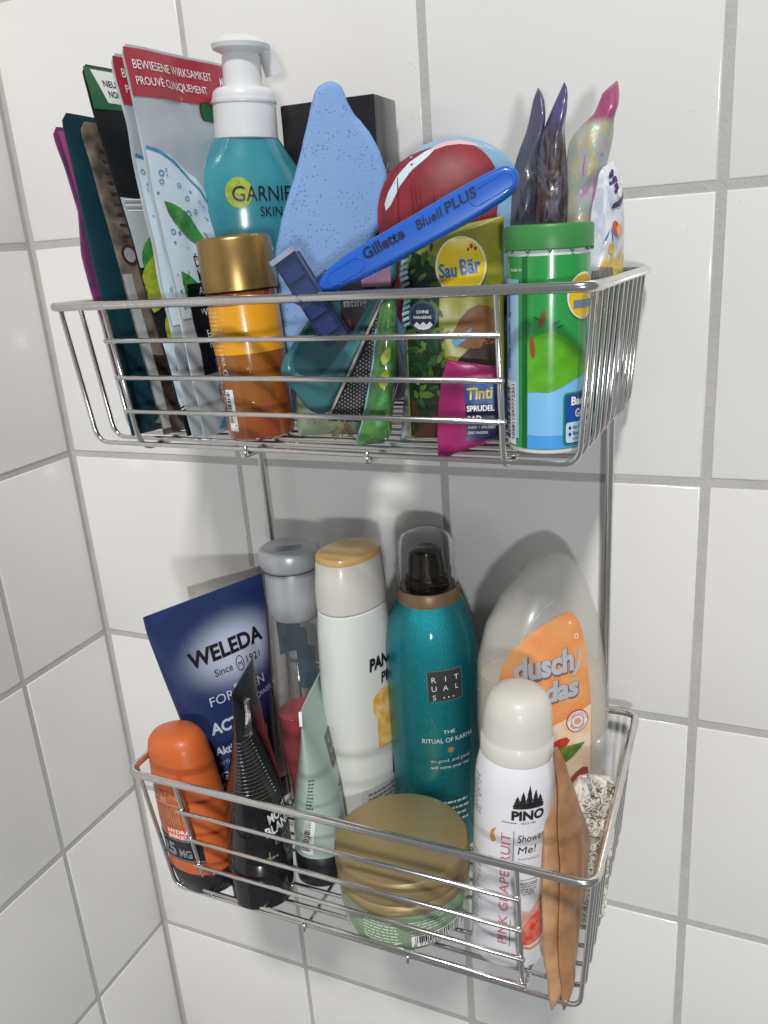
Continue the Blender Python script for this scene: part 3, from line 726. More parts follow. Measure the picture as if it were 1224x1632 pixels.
for i in range(-4, 50):
    for j in range(-16, 16):
        p = Vector((-.4, 0, 1.0)) + ex * (i * .15) + ey * (j * .15 + (.07 if i % 2 else 0))
        if inside(p.x, p.z, RSP) and inside(p.x + .07, p.z - .03, RSP) and inside(p.x - .07, p.z + .03, RSP):
            r = .042; vs = [bm.verts.new(p + Vector((math.cos(t) * r, -.83, math.sin(t) * r))) for t in (0, 1.57, 3.14, 4.71)]; tp = bm.verts.new(p + Vector((0, -.87, 0)))
            for k in range(4): bm.faces.new((vs[k], vs[(k + 1) % 4], tp))
dd = link_mesh('abrasive_dots', bm, mat('grey_dots', '#8f9496', .9, rough=.5), o); dd['kind'] = 'stuff'
box('edge_strip', -.02, .1, -.88, -.74, 0, 6.2, mat('grey_strip', '#a7a3a0', .9, rough=.5), o, .02).matrix_local = Matrix.Translation(Vector((-.95, 0, 1.1)) * S) @ Matrix.Rotation(math.radians(29), 4, 'Y')

# ---- pale green soap parcel with frayed string, in crinkled film
o = item('soap_parcel', 'pale green speckled soap parcel with frayed raffia tie at the front wires', 'soap', (28.85, -10.85, UF), (28.85, -10.85, 5), 20)
pg = mat('pale_green_paper', '#b4c3a0', .8, rough=.45, var=.25, vscale=90, coat=.3, bump=.3, bscale=200)
P = Pouch(rows([(-2.06, 0), (-2.0, 1.6), (-1.85, 2.75), (-1.2, 2.9), (1.5, 2.6), (1.75, 1.2), (1.7, .0)], 12), 1.7, .13, 5, .3, .8, .5); P.build('wrapper', pg, o)
pr = Print(P.front, o); rnd = random.Random(3)
for k in range(26): pr.oval(rnd.uniform(-1.8, .9), rnd.uniform(.2, 2.5), .03, .04, mat('olive_speck', '#6f7d55', .8, rough=.6), 1, n=6)
pr.rect(.0, .3, 1.2, 1.75, K, 2); pr.done()
bm = bmesh.new()
for k in range(9):
    a0 = Vector((.15 + .04 * k, -1.15, 1.2)); tube_bm(bm, [a0, a0 + Vector((.05 * rnd.uniform(-2, 2), -.08, -.6)), a0 + Vector((rnd.uniform(-.7, .5), -.12, rnd.uniform(-1.35, -1.0)))], .028, 5)
tube_bm(bm, [(.15, -1.1, 2.8), (.25, -1.2, 1.7), (.2, -1.18, 1.1)], .035, 5)
link_mesh('raffia', bm, mat('raffia', '#9a8a66', .85, rough=.8), o)

# ---- narrow green cellophane packet
o = item('green_packet', 'narrow lime green cellophane packet with a blue edge, between rasp and bath packet', 'packet', (31.85, -12.75, UF), (32.45, -12.5, 5), 35)
gp2 = mat('lime_cellophane', '#5f9a4e', .85, rough=.22, coat=.7, var=.4, vscale=90, h2='#35663a', bump=.4, bscale=110)
P = Pouch(rows([(-1.2, 0.05), (-0.87, 0.92), (-0.53, 2.41), (-0.25, 3.78), (-0.1, 5.14), (0.15, 6.19), (0.86, 6.55), (0.83, 5.09), (0.73, 2.9), (0.43, 0.35), (0.1, 0.05)], 18), .9, .16, 8, .03, .9, .7); P.build('wrapper', gp2, o)
tube('blue_edge', [(-1.2, -.05, .1), (-.88, -.05, .95), (-.54, -.05, 2.41), (-.26, -.05, 3.8), (-.1, -.05, 5.1)], .05, mat('sky_edge', '#7fb2c4', .9, rough=.3), o, 6)
pr = Print(P.front, o)
for z, r in ((2.6, .22), (1.6, .3), (.8, .3), (3.6, .2)): pr.poly(leaf_pts(-.35 + z * .12, z, .9, r, 70), leafg if r > .25 else limeg, 1)
pr.done()
o = item('silver_packet', 'crumpled silver and dark packet sliver just right of the green packet', 'packet', (33.0, -11.4, UF), (33.3, -11.2, 5), 30)
P = Pouch(rows([(-.7, 0), (-.5, 1.8), (-.1, 3.6), (.35, 6.2), (.6, 6.0), (.65, 3), (.6, 0)], 14), .5, .2, 13, .03, 1.2); P.build('wrapper', mat('silver_foil', '#8f979c', .9, rough=.3, metal=.4, var=.5, vscale=130, h2='#30363e', bump=.5, bscale=150), o)

# ---- yellow-green bath packet with fir twigs (printed mascot left out)
o = item('bath_packet', 'yellow-green foil bath packet with oval yellow logo and fir twigs', 'packet', (35.2, -11.0, UF), (35.2, -10.7, 5), 14)
yg = mat('olive_yellow_foil', '#a3a23a', .92, rough=.32, var=.3, vscale=45, h2='#7d8230', bump=.25, bscale=70)
P = Pouch(rows([(-2.5, 0.0), (-2.49, 1.72), (-2.45, 3.96), (-2.44, 5.58), (-2.42, 6.91), (-2.32, 7.93), (-2.2, 8.85), (-0.96, 8.95), (0.37, 9.1), (1.95, 9.35), (1.9, 6.66), (1.86, 3.77), (1.8, 0.0)], 26), 1.2, .17, 17, .03, .6, .6); P.build('wrapper', yg, o, nx=26)
pr = Print(P.front, o, .25); fir = mat('fir_green_print', '#2f5b30', .85, rough=.4, var=.5, vscale=200); fir2 = mat('mid_green_print', '#5c8537', .85, rough=.4, var=.4, vscale=220)
pr.poly([(-2.42, .05), (-2.36, 4), (-2.36, 6.8), (-1.9, 8.2), (-1.0, 7.6), (-.8, 6.3), (-.9, 4.6), (-.5, 3.0), (-.6, 1.9), (-2.4, 1.8)], mat('deep_green_print', '#26402a', .8, rough=.4, var=.5, vscale=110), 1)
rnd = random.Random(12)
for k in range(70):
    z = rnd.uniform(1.8, 8.3); x = rnd.uniform(-2.3, -.7 if z > 3 else -.5)
    pr.poly(leaf_pts(x, z, rnd.uniform(.35, .75), rnd.uniform(.07, .14), rnd.uniform(0, 360), 6), fir2 if rnd.random() < .5 else fir, 2 + k % 3)
pr.rect(-2.3, 1.75, .05, 1.75, mat('brown_base_print', '#5a382c', .8, rough=.45, var=.3, vscale=90), 1)
dk = mat('dark_brown_print', '#3b2a22', .8, rough=.45, var=.4, vscale=90)
pr.poly(smooth_poly([(-.4, 1.8), (-.3, 3.4), (.6, 4.2), (1.75, 4.6), (1.75, 1.8)], 1), dk, 2)
pr.poly(smooth_poly([(-.5, 4.3), (.2, 5.6), (1.1, 5.9), (1.75, 5.3), (1.75, 4.3), (.6, 3.9)], 1), mat('russet_print', '#8a5b33', .85, rough=.45, var=.3, vscale=90), 2)
pr.oval(.15, 7.45, 1.08, 1.2, mat('cream_ring_print', '#e9e2b4', 1, rough=.35), 5); pr.oval(.15, 7.45, .99, 1.11, mat('lemon_print', '#e3c81f', .98, rough=.35), 6)
bl = mat('logo_blue', '#2a69b4', .95, rough=.35); pr.text('Sau', -.78, 7.02, .78, bl, 8, bold=.025, sx=.74, rot=3); pr.text('Bär', .12, 7.12, .84, bl, 8, bold=.03, sx=.74, rot=5)
pr.oval(.62, 8.22, .07, .1, rd, 8, n=8); pr.oval(.78, 8.12, .06, .09, rd, 8, n=8); pr.oval(.48, 8.1, .05, .08, rd, 8, n=8)
pr.oval(-1.55, 5.45, .66, .68, mat('slate_print', '#46545c', .9, rough=.4), 6); pr.oval(-1.55, 5.45, .56, .58, mat('night_blue_print', '#24324a', .85, rough=.4), 7)
pr.poly([(-2.0, 5.1), (-1.85, 5.25), (-1.7, 5.12), (-1.55, 5.25), (-1.4, 5.12), (-1.25, 5.25), (-1.12, 5.1), (-1.3, 4.95), (-1.55, 4.9), (-1.8, 4.95)], W, 8)
pr.text('OHNE', -1.84, 5.6, .2, W, 8); pr.text('PARABENE', -1.98, 5.38, .17, W, 8)
for x, z in ((-2.15, 2.7), (-1.95, 2.6), (-1.7, 2.75), (-.8, 2.5)): pr.oval(x, z, .09, .09, mat('flower_yellow', '#c7b545', .95, rough=.4), 5, n=8)
pr.poly([(-.35, 4.45), (-.15, 4.5), (.55, 4.9), (.45, 4.55), (-.2, 4.1)], bub, 4); pr.done()
bm = bmesh.new()                      # crimped left seam of light-blue film standing off the packet
for k in range(17):
    z = 5.0 + k * .24; x = -2.42 - .06 * math.sin(k * .9); tube_bm(bm, [(x, -.25, z), (x + .06, -.45 - .1 * math.sin(k), z + .12), (x + .28, -.3, z + .2)], .085, 6)
for k in range(6):
    tube_bm(bm, [(-2.25 + k * .17, -.2, 8.95), (-2.2 + k * .17, -.3, 9.2 + .04 * (k % 2))], .07, 6)
link_mesh('crimped_seam', bm, mat('ice_blue_foil', '#9cc0cc', .95, rough=.25, coat=.3), o)

# ---- magenta bath sachet
o = item('bath_sachet', 'magenta fizzy-bath sachet with a blue label, poking through the wires', 'sachet', (36.3, -12.55, UF - .65), (36.3, -12.4, 5), 12)
mg = mat('magenta_foil', '#a8286c', .9, rough=.34, bump=.35, bscale=110, var=.25, vscale=60)
P = Pouch(rows([(-1.75, 0.0), (-1.72, 1.4), (-1.6, 2.65), (-1.41, 3.75), (-1.1, 4.4), (-.5, 4.05), (1.1, 4.2), (1.35, 1.2), (.3, .72), (-1.2, .3)], 20), .6, .12, 25, .03, .9, .6); P.build('wrapper', mg, o)
pr = Print(P.front, o); nb = mat('label_blue', '#1f4b96', .95, rough=.35); pr.rect(-.42, 1.3, .98, 3.55, mat('label_navy', '#1d2450', .9, rough=.35), 2); pr.rect(-.42, 1.3, 2.55, 3.55, nb, 3)
pr.text('Tinti', -.36, 2.75, .7, mat('tinti_yellow', '#e8cf34', 1, rough=.35), 5, bold=.02, shear=.12, rot=2, maxw=1.08); pr.text('SPRUDEL', -.36, 2.25, .34, W, 5, bold=.03, maxw=1.15)
pr.text('BAD', -.36, 1.82, .34, W, 5, bold=.03, maxw=.6); pr.text('FÄRBT + SPRUDELT', -.34, 1.5, .16, W, 5, maxw=1.2); pr.text('DAS WASSER', -.34, 1.27, .16, W, 5, maxw=.85); pr.done()

# ---- green-lidded tin
o = item('bath_tin', 'green and sky-blue bath tube with a green snap lid at the right corner', 'tin', (39.2, -12.0, UF), (39.35, -12.0, -1.6), 15)
gr = mat('grass_green_print', '#2f9e4c', .95, rough=.22, coat=.4)
B = lathe([(1.5, 0), (1.58, .06), (1.6, .2), (1.6, 8.2)]); B.build('body', mat('white_card_tube', '#dfe4e2', .95, rough=.28, coat=.3), o, seg=72)
Ld = lathe([(1.62, 7.95), (1.72, 8.0), (1.73, 8.15), (1.73, 8.75), (1.68, 8.85), (1.55, 8.88), (.02, 8.86)]); Ld.build('lid', mat('green_lid', '#3f8f4b', .9, rough=.4), o, seg=72)
bm = bmesh.new()
for k in range(12):
    t = 2 * math.pi * k / 12; c = Vector((1.66 * math.sin(t), -1.66 * math.cos(t), 7.93)); bmesh.ops.create_icosphere(bm, subdivisions=1, radius=.09, matrix=Matrix.Translation(c))
link_mesh('lid_nubs', bm, MATS['green_lid'], o)
pr = Print(B.arc, o, .15)
pr.rect(-5.0, 5.0, .22, 7.75, gr, 1); pr.rect(-1.12, -.88, .22, 7.75, mat('deep_green_stripe', '#16702f', .9, rough=.25), 2); 
pr.rect(-3.1, -1.3, .6, 6.9, mat('strip_blue', '#a6cdea', 1, rough=.25), 2); pr.text('farbe malen spielen', -1.85, 3.4, .42, bl, 4, rot=90, bold=.03, maxw=3.1)
pr.rect(-2.6, -1.45, .3, 2.9, W, 3); pr.text('105811297772351', -1.5, .5, .3, nv, 5, rot=90, maxw=2.3, bold=.01); pr.bars(-2.5, -1.85, .5, 2.7, K, 30, False, 4, 6)
lb = mat('water_blue_print', '#7fc0ee', 1, rough=.22)
pr.poly([(-.86, .25), (2.6, .25), (2.6, 3.6), (2.0, 3.35), (1.5, 3.1), (1.0, 3.0), (.4, 2.7), (0, 2.55), (-.4, 2.6), (-.86, 2.55)], lb, 2)
pr.rect(-.86, 2.6, .25, .8, mat('deeper_blue_print', '#4aa0e6', 1, rough=.22), 3)
hill = mat('meadow_green_print', '#63b52c', .95, rough=.22, var=.25, vscale=120)
pr.poly([(-.86, 2.55), (-.4, 2.58), (0, 2.55), (.4, 2.7), (1.0, 2.98), (1.5, 3.12), (2.0, 3.35), (2.2, 3.9), (1.2, 4.2), (.6, 4.7), (0, 5.0), (-.86, 4.6)], hill, 3)
tw = mat('rust_print', '#9a5230', .9, rough=.3)
pr.oval(-.65, 4.35, .1, .42, tw, 5, rot=.08); pr.oval(-.28, 5.4, .1, .36, tw, 5, rot=-.3)
for x, z, an in ((-.35, 5.35, 150), (-.75, 5.2, 140), (.1, 5.15, 35), (.25, 5.05, 20)): pr.poly(leaf_pts(x, z, .35, .02, an, 4), K, 5)
pr.oval(1.42, 6.2, .78, .88, W, 5); pr.oval(1.42, 6.2, .72, .82, mat('sun_yellow', '#efc21c', 1, rough=.25), 6); pr.rect(.9, 1.95, 5.75, 6.05, mat('blue_grey_print', '#6b87a8', 1, rough=.3), 7)
pr.rect(.55, 2.5, .35, 2.5, mat('panel_green', '#2a8a54', 1, rough=.25), 5, r=.18); pr.rect(.62, 2.5, .42, 2.43, mat('panel_blue', '#1b4f9c', 1, rough=.25), 6, r=.15); pr.rect(.66, 2.5, .46, 1.3, mat('panel_pale', '#bcdcf2', 1, rough=.25), 7, r=.12)
pr.text('Bade', .85, 2.0, .46, W, 8, bold=.04, maxw=.85); pr.text('Grüße', 1.05, 1.5, .46, W, 8, bold=.04, maxw=.85)
for z in (1.08, .82): pr.oval(.82, z, .06, .07, nv, 9, n=8)
pr.text('für bunten', .95, 1.02, .2, nv, 9, bold=.01); pr.text('Badespaß', .95, .78, .2, nv, 9, bold=.01); pr.text('und mehr', .95, .58, .2, nv, 9)
pr.text('made in', -1.75, 7.2, .2, W, 4); pr.done()

# ---- twisted-top foil bags at the right rear
def hang_bag(name, label, base, top, face, poly, m, thick, seed, wr=.16, top_m=None, topz=0):
    o = item(name, label, 'sachet', base, top, face, 'foil bags at the right rear of the top basket')
    P = Pouch(rows(poly, 34), thick, wr, seed, .03, 1.0, .75, 1.2); P.build('bag', m, o, nx=22, step=.25)
    return o, P
p1 = film('plum_film', ('#2c272d', '#3a363e', '#4a5868', '#5c5059', '#3b3133'), ('#565470', 11.6, 12.8))
o, P = hang_bag('foil_bag', 'dark plum foil bag with a bluish pointed top, first behind the green-lidded tube', (37.3, -8.0, UF), (37.6, -7.0, 5), 35,
    [(-1.3, 0), (-1.3, 4), (-1.22, 7.26), (-1.18, 8.86), (-0.92, 10.42), (-0.73, 11.5), (-0.18, 12.84), (0.05, 14.2), (0.21, 14.45), (0.41, 14.4), (0.54, 13.84), (0.57, 12.59), (0.72, 11.45), (1.03, 8.83), (1.08, 6.94), (1.1, 3), (1.1, 0)], p1, 1.1, 51, .26)
p2 = film('dark_brown_film', ('#2c2220', '#3a2c29', '#5d5f70', '#4a3733', '#2b2422', '#6a5f62'), ('#565480', 12.2, 13.2))
o, P = hang_bag('foil_bag', 'dark brown see-through foil bag with a violet tip, left of the pink one', (38.6, -8.0, UF), (38.9, -7.0, 5), 35,
    [(-1.1, 0), (-1.17, 6.92), (-1.16, 8.77), (-1.1, 11.32), (-0.95, 12.19), (-0.69, 12.93), (-0.21, 14.03), (-0.0, 14.49), (0.14, 14.4), (0.22, 13.8), (0.17, 12.82), (0.31, 11.32), (0.41, 8.22), (0.47, 6.62), (.5, 0)], p2, 1.2, 57, .3)
p3 = film('pastel_film', ('#a65a83', '#b7a6b4', '#9fb2b4', '#bdb084', '#a9bdb6', '#8f8ea8', '#c9a3b4'), ('#a8517a', 12.75, 13.05), (100, 100, 24))
o, P = hang_bag('foil_bag', 'pastel foil bag with a bright pink twisted top, above the green-lidded tube', (39.8, -7.0, UF), (40.2, -6.0, 5), 35,
    [(-1.3, 0), (-1.38, 6.53), (-1.4, 9.44), (-1.31, 10.73), (-1.22, 11.99), (-0.96, 12.61), (-0.2, 13.1), (0.23, 14.11), (0.59, 14.48), (0.82, 14.54), (0.95, 14.25), (0.93, 13.63), (0.73, 13.11), (0.77, 12.38), (0.55, 11.5), (0.24, 10.22), (0.17, 8.65), (0.28, 6.49), (.4, 0)], p3, 1.3, 63, .3)
p4 = film('white_film', ('#b4bccf', '#cfd3de', '#e2e4ea', '#bcc5d6', '#d8d9df'), k=.97)
o, P = hang_bag('foil_bag', 'clear white bag printed with purple grapes and yellow figures, furthest right', (40.3, -7.0, UF), (40.85, -7.0, 5), 45,
    [(-.75, 0), (-0.73, 6.24), (-0.72, 7.57), (-0.7, 9.12), (-0.49, 10.12), (-0.33, 11.21), (0.41, 11.23), (0.84, 10.6), (1.03, 9.07), (1.16, 7.48), (1.2, 6.4), (1.0, 0)], p4, 1.0, 71, .22)
pr = Print(P.front, o, .2); gv = mat('grape_print', '#54406e', .9, rough=.3)
rnd = random.Random(5)
for k in range(16): pr.oval(.0 + rnd.uniform(-.14, .14) + .1, 10.0 + k * .055, .075, .075, gv, 2, n=8)
pr.poly([(.05, 9.5), (.6, 9.75), (.75, 10.1), (.8, 9.8), (.5, 9.4), (.0, 9.3)], gv, 2); pr.oval(.35, 9.95, .16, .18, W, 3)
pr.oval(.25, 8.5, .2, .32, mat('orange_red_print', '#c4553c', .95, rough=.3), 2); pr.oval(.5, 8.4, .22, .26, mat('peach_orange_print', '#dfa070', 1, rough=.3), 3)
yl = mat('duck_yellow', '#d9bf5c', .98, rough=.3)
for i in range(5): pr.poly(leaf_pts(-.35 + i * .32, 6.0, 1.5 + .2 * (i % 2), .2, 84), yl, 2)
for i in range(3): pr.poly(leaf_pts(-.4 + i * .4, 7.9, .7, .03, 60 + 30 * i, 5), bl, 3)
pr.oval(.0, 7.7, .17, .22, yl, 2); pr.done()
o = item('brown_sachet', 'brown film sachet with a barcode pressed against the right side wires', 'sachet', (40.75, -9.0, UF), (40.95, -8.9, 5), 84)
P = Pouch([(0, -1.7, 4.6), (5, -1.8, 4.8), (6.2, -1.6, 4.6), (6.9, -1.2, 3.2)], .3, .08, 85, .03, .8); P.build('bag', film('umber_film', ('#2c2423', '#463836', '#5b5f70', '#3a302e', '#6d6a66')), o)
pr = Print(P.front, o); pr.rect(-1.6, -.6, .4, 4.3, mat('pale_grey_print', '#a9b1bb', .95, rough=.3), 1); pr.bars(-1.5, -.7, 1.2, 4.0, K, 26, False, 2, 14); pr.done()

# =================================================================== LOWER BASKET
def ringline(B, z, a0, a1, off=.01, n=18):
    out = []
    for k in range(n + 1):
        a = lerp(a0, a1, k / n); zz, rx, ry, e, cx, cy = B.at(z); out.append(Vector((cx + (rx + off) * math.sin(a), cy - (ry + off) * math.cos(a), z)))
    return out
def crimp(name, rx, z0, z1, m, parent, cx=0, n=34):
    bm = bmesh.new()
    for k in range(n):
        x = lerp(-rx, rx, (k + .5) / n) + cx
        bmesh.ops.create_cube(bm, size=1, matrix=Matrix.Translation((x, 0, (z0 + z1) / 2)) @ Matrix.Diagonal((rx / n * 1.1, .14, z1 - z0, 1)))
    for v in bm.verts: pass
    o = link_mesh(name, bm, m, parent, smooth=False); return o

# ---- orange shower gel
o = item('shower_gel', 'orange shower gel bottle standing on its black cap at the left end', 'bottle', (18.15, -13.15, LF), (17.1, -12.95, -28), -10)
og = mat('orange_plastic', '#d86c34', .95, rough=.42, coat=.08, sss=.25, var=.1, vscale=30)
B = Loft([(1.55, 2.25, 1.72, 2.4, 0, 0), (1.7, 2.3, 1.76, 2.4, 0, 0), (5, 2.25, 1.7, 2.4, 0, 0), (8.3, 2.05, 1.55, 2.3, 0, 0), (9.3, 1.95, 1.48, 2.2, 0, 0), (9.8, 1.8, 1.38, 2.1, 0, 0), (10.15, 1.45, 1.15, 2, 0, 0), (10.32, .9, .75, 2, 0, 0), (10.36, .02, .02, 2, 0, 0)])
B.build('bottle_body', og, o, seg=56)
blk = mat('black_cap_plastic', '#26252a', .75, rough=.38, coat=.2)
Loft([(0, 1.95, 1.5, 2.3, 0, 0), (.12, 2.1, 1.6, 2.3, 0, 0), (1.4, 2.3, 1.76, 2.4, 0, 0), (1.53, 2.24, 1.7, 2.4, 0, 0)]).build('cap', blk, o, seg=56)
pr = Print(B.flat, o, .15); cor = mat('salmon_print', '#d98a66', .95, rough=.3, var=.2, vscale=150); hy = mat('signal_red_print', '#e2583f', 1, rough=.3)
pr.poly([(-1.9, 2.4), (.7, 2.4), (.8, 4.0), (.8, 6.4), (-1.7, 7.8), (-1.8, 5)], mat('copper_print', '#c9744c', .95, rough=.32, var=.35, vscale=240), 1)
pr.text('LORÉAL', -1.55, 6.6, .62, cor, 3, maxw=2.6, bold=.02); pr.rect(-1.4, .9, 6.15, 6.3, cor, 3); pr.oval(-.3, 6.45, .35, .25, cor, 3, n=10)
for k in range(11): pr.rect(-1.3 + k * .2, -1.22 + k * .2, 4.6, 6.0, cor, 3)
pr.rect(-.55, 1.45, 3.95, 4.7, hy, 4); pr.text('HYDRA', -.42, 4.38, .34, W, 5, bold=.03, maxw=1.75); pr.text('ENERGETIC', -.42, 4.03, .34, W, 5, bold=.03, maxw=1.8)
pr.poly([(-1.95, 2.45), (1.75, 2.45), (1.75, 4.0), (-1.95, 4.0)], mat('panel_black', '#23262a', .8, rough=.35), 3); pr.rect(-1.95, 1.75, 3.84, 3.9, g, 4); pr.rect(-1.95, 1.75, 2.52, 2.58, g, 4)
pr.text('25', -1.35, 2.8, 1.15, g, 5, bold=.05, maxw=1.25); pr.text('MG', .15, 2.8, .7, g, 5, bold=.04, maxw=.95); pr.done()

# ---- blue cream tube facing the room
wb = mat('blue_tube', '#2d4284', .82, rough=.4, coat=.1)
nt = wb.node_tree; bs = nt.nodes["Principled BSDF"]; tc = nt.nodes.new("ShaderNodeTexCoord"); mp = nt.nodes.new("ShaderNodeMapping"); mp.inputs[1].default_value = (-.009, 0, -.1295); 
mp.vector_type = 'POINT'; mp.inputs[3].default_value = (26, 26 * 0, 40); nm_ = nt.nodes.new("ShaderNodeVectorMath"); nm_.operation = 'LENGTH'
nt.links.new(tc.outputs["Object"], mp.inputs[0])
mp.inputs[1].default_value = (-.009 * 26, 0, -.1285 * 40)
nt.links.new(mp.outputs[0], nm_.inputs[0]); rr_ = nt.nodes.new("ShaderNodeMapRange"); rr_.interpolation_type = 'SMOOTHERSTEP'; rr_.inputs[1].default_value = .15; rr_.inputs[2].default_value = 1.25; rr_.inputs[3].default_value = 1; rr_.inputs[4].default_value = 0
nt.links.new(nm_.outputs["Value"], rr_.inputs[0]); mx = nt.nodes.new("ShaderNodeMix"); mx.data_type = 'RGBA'; mx.inputs[6].default_value = (*lin('#2b3b70', .72), 1); mx.inputs[7].default_value = (*lin('#c3cde4', .95), 1)
nt.links.new(rr_.outputs[0], mx.inputs[0]); nt.links.new(mx.outputs[2], bs.inputs["Base Color"])
o = item('cream_tube', 'dark blue men\'s gel tube with a pale glow behind its name', 'tube', (18.5, -8.6, LF), (16.95, -8.0, -22), 65)
B = Loft([(1.6, 1.75, 1.75), (2.2, 1.95, 1.9), (5, 2.5, 1.75), (9, 3.2, 1.3), (13, 3.8, .75), (15.3, 4.1, .3), (16.0, 4.15, .1), (16.7, 4.15, .08), (16.75, 4.1, .05)])
Bt = B.build('tube_body', wb, o, seg=64); lathe([(1.6, 0), (1.75, .1), (1.75, 1.5), (1.6, 1.58)]).build('cap', mat('white_cap', '#e6e6e6', .9, rough=.4), o)
crimp('crimp', 4.1, 16.1, 16.72, mat('blue_crimp', '#33478c', .85, rough=.4), o, n=60)
pr = Print(B.flat, o); ink = mat('logo_ink', '#2a1f26', .7, rough=.4); sil = mat('silver_print', '#c9cede', .95, rough=.35)
pr.text('WELEDA', -2.2, 12.75, 1.35, ink, 2, bold=.035, maxw=5.3); pr.text('Since', -.9, 11.75, .62, ink, 2); pr.text('1921', 1.35, 11.75, .66, ink, 2)
pr.ring(.95, 11.95, .3, .5, .05, ink, 2, n=16); pr.text('M', .78, 11.75, .45, ink, 2)
pr.text('FOR', -1.7, 10.05, .85, sil, 2, maxw=1.7); pr.rect(.12, 1.2, 9.95, 10.85, sil, 2); pr.text('M', .25, 10.1, .8, MATS['logo_ink'], 4); pr.text('EN', 1.4, 10.05, .85, sil, 2)
pr.text('ACTIVE', -1.95, 8.3, 1.0, sil, 2, bold=.035, sx=.9); pr.text('SHOWER H', .9, 9.3, .5, sil, 2)
pr.text('Aktiv-Duschgel', -2.0, 6.9, .72, sil, 2, bold=.03, sx=.85); pr.text('erfrischt & belebt', -2.0, 6.2, .5, mat('dim_print', '#8d95b4', .8, rough=.4), 2)
pr.text('Gel Douche', -2.0, 5.2, .72, sil, 2, bold=.03, sx=.85); pr.text('énergisant', -2.0, 4.55, .68, sil, 2, bold=.03, sx=.85); pr.text('rafraîchit', -2.0, 3.9, .5, MATS['dim_print'], 2)
pr.text('Invigorating', -1.8, 3.0, .66, sil, 2, bold=.03, sx=.85); pr.text('refreshes', -1.7, 2.4, .45, MATS['dim_print'], 2); pr.done()

# ---- cream coloured tube behind
cr = mat('cream_tube_plastic', '#cfcac0', .95, rough=.4, coat=.1)
o = item('tube', 'plain cream-coloured tube with a ribbed crimp, behind the dark blue tube', 'tube', (17.6, -4.3, LF), (16.3, -4.2, -21.6), 50)
B = Loft([(1.5, 1.4, 1.4), (2, 1.6, 1.6), (6, 2.2, 1.3), (12, 2.8, .7), (15.6, 3.05, .15), (16.5, 3.05, .07)]); B.build('tube_body', cr, o); lathe([(1.4, 0), (1.45, .1), (1.45, 1.5)]).build('cap', blk, o); crimp('crimp', 3.0, 15.9, 16.45, cr, o, n=50)

# ---- clear bottle with silver cap
sc_ = mat('silver_cap', '#bcbfc4', .97, rough=.34, metal=.35, var=.08, vscale=60)
cl = mat('clear_bottle', '#74797b', 1, rough=.06, alpha=.24, coat=1)
o = item('clear_bottle', 'clear bottle of red wash with a tall silver cap', 'bottle', (21.7, -5.6, LF), (21.75, -5.5, -19), 30)
B = Loft([(0, 1.6, 1.5), (.2, 1.85, 1.6), (6, 2.0, 1.65), (11, 1.95, 1.6), (13.5, 1.8, 1.55), (14.6, 1.6, 1.5), (15.0, 1.5, 1.45)]); B.build('bottle_body', cl, o)
rdl = mat('ruby_gel', '#861019', .9, rough=.12,  coat=.5, var=.35, vscale=70, h2='#c8303a', bump=.5, bscale=90)
Loft([(.2, 1.45, 1.3), (.5, 1.68, 1.44), (6, 1.84, 1.49), (8.0, 1.85, 1.5), (8.05, 1.8, 1.45)]).build('gel', rdl, o)
pr = Print(lambda u, v, f: B.flat(u, v, f), o); 
pr.done()
bl2 = mat('petrol_label', '#3b6273', .85, rough=.35)
bm = bmesh.new()
for (u0, u1, z0, z1) in ((-1.35, .1, 13.1, 14.3), (-1.35, .5, 11.5, 13.1), (-.3, .9, 8.6, 11.8)):
    N = 8; q = []
    for k in range(N + 1):
        u = lerp(u0, u1, k / N); p = B.flat(u, (z0 + z1) / 2, 0); q.append((bm.verts.new((u, -p.y * .985, z0)), bm.verts.new((u, -p.y * .985, z1))))
    for a, b in zip(q, q[1:]): bm.faces.new((a[0], b[0], b[1], a[1]))
link_mesh('back_label', bm, bl2, o)
lathe([(1.52, 14.85), (1.62, 15.0), (1.72, 16), (1.66, 17.6), (1.6, 18.0)]).build('collar', sc_, o)
lathe([(1.6, 18.0), (1.78, 18.1), (1.86, 18.3), (1.86, 19.15), (1.78, 19.3), (1.6, 19.36), (1.5, 19.28), (.02, 19.22)]).build('cap', sc_, o)
pr = Print(lambda u, v, f: Vector((u, v, 19.24 + f)), o)
for k in range(3): pr.rect(-.9, .9, -.5 + k * .32, -.34 + k * .32, mat('grey_emboss', '#8e949d', .9, rough=.4), 1)
pr.done()
tube('cap_seam', ringline(lathe([(1.78, 18.0), (1.78, 18.2)]), 18.08, 0, 2 * math.pi, .0, 40)[:-1], .03, K, o, 6, True)

# ---- maroon tube, only a sliver visible
o = item('maroon_tube', 'dark maroon tube showing as a sliver left of the white shampoo', 'tube', (23.6, -3.6, LF), (23.4, -3.6, -24), 105)
B = Loft([(0, 1.2, 1.2), (2, 1.4, 1.3), (8, 1.9, .95), (12, 2.3, .5), (14.2, 2.5, .08)]); B.build('tube_body', mat('maroon_plastic', '#5a1f28', .85, rough=.3, coat=.3), o)

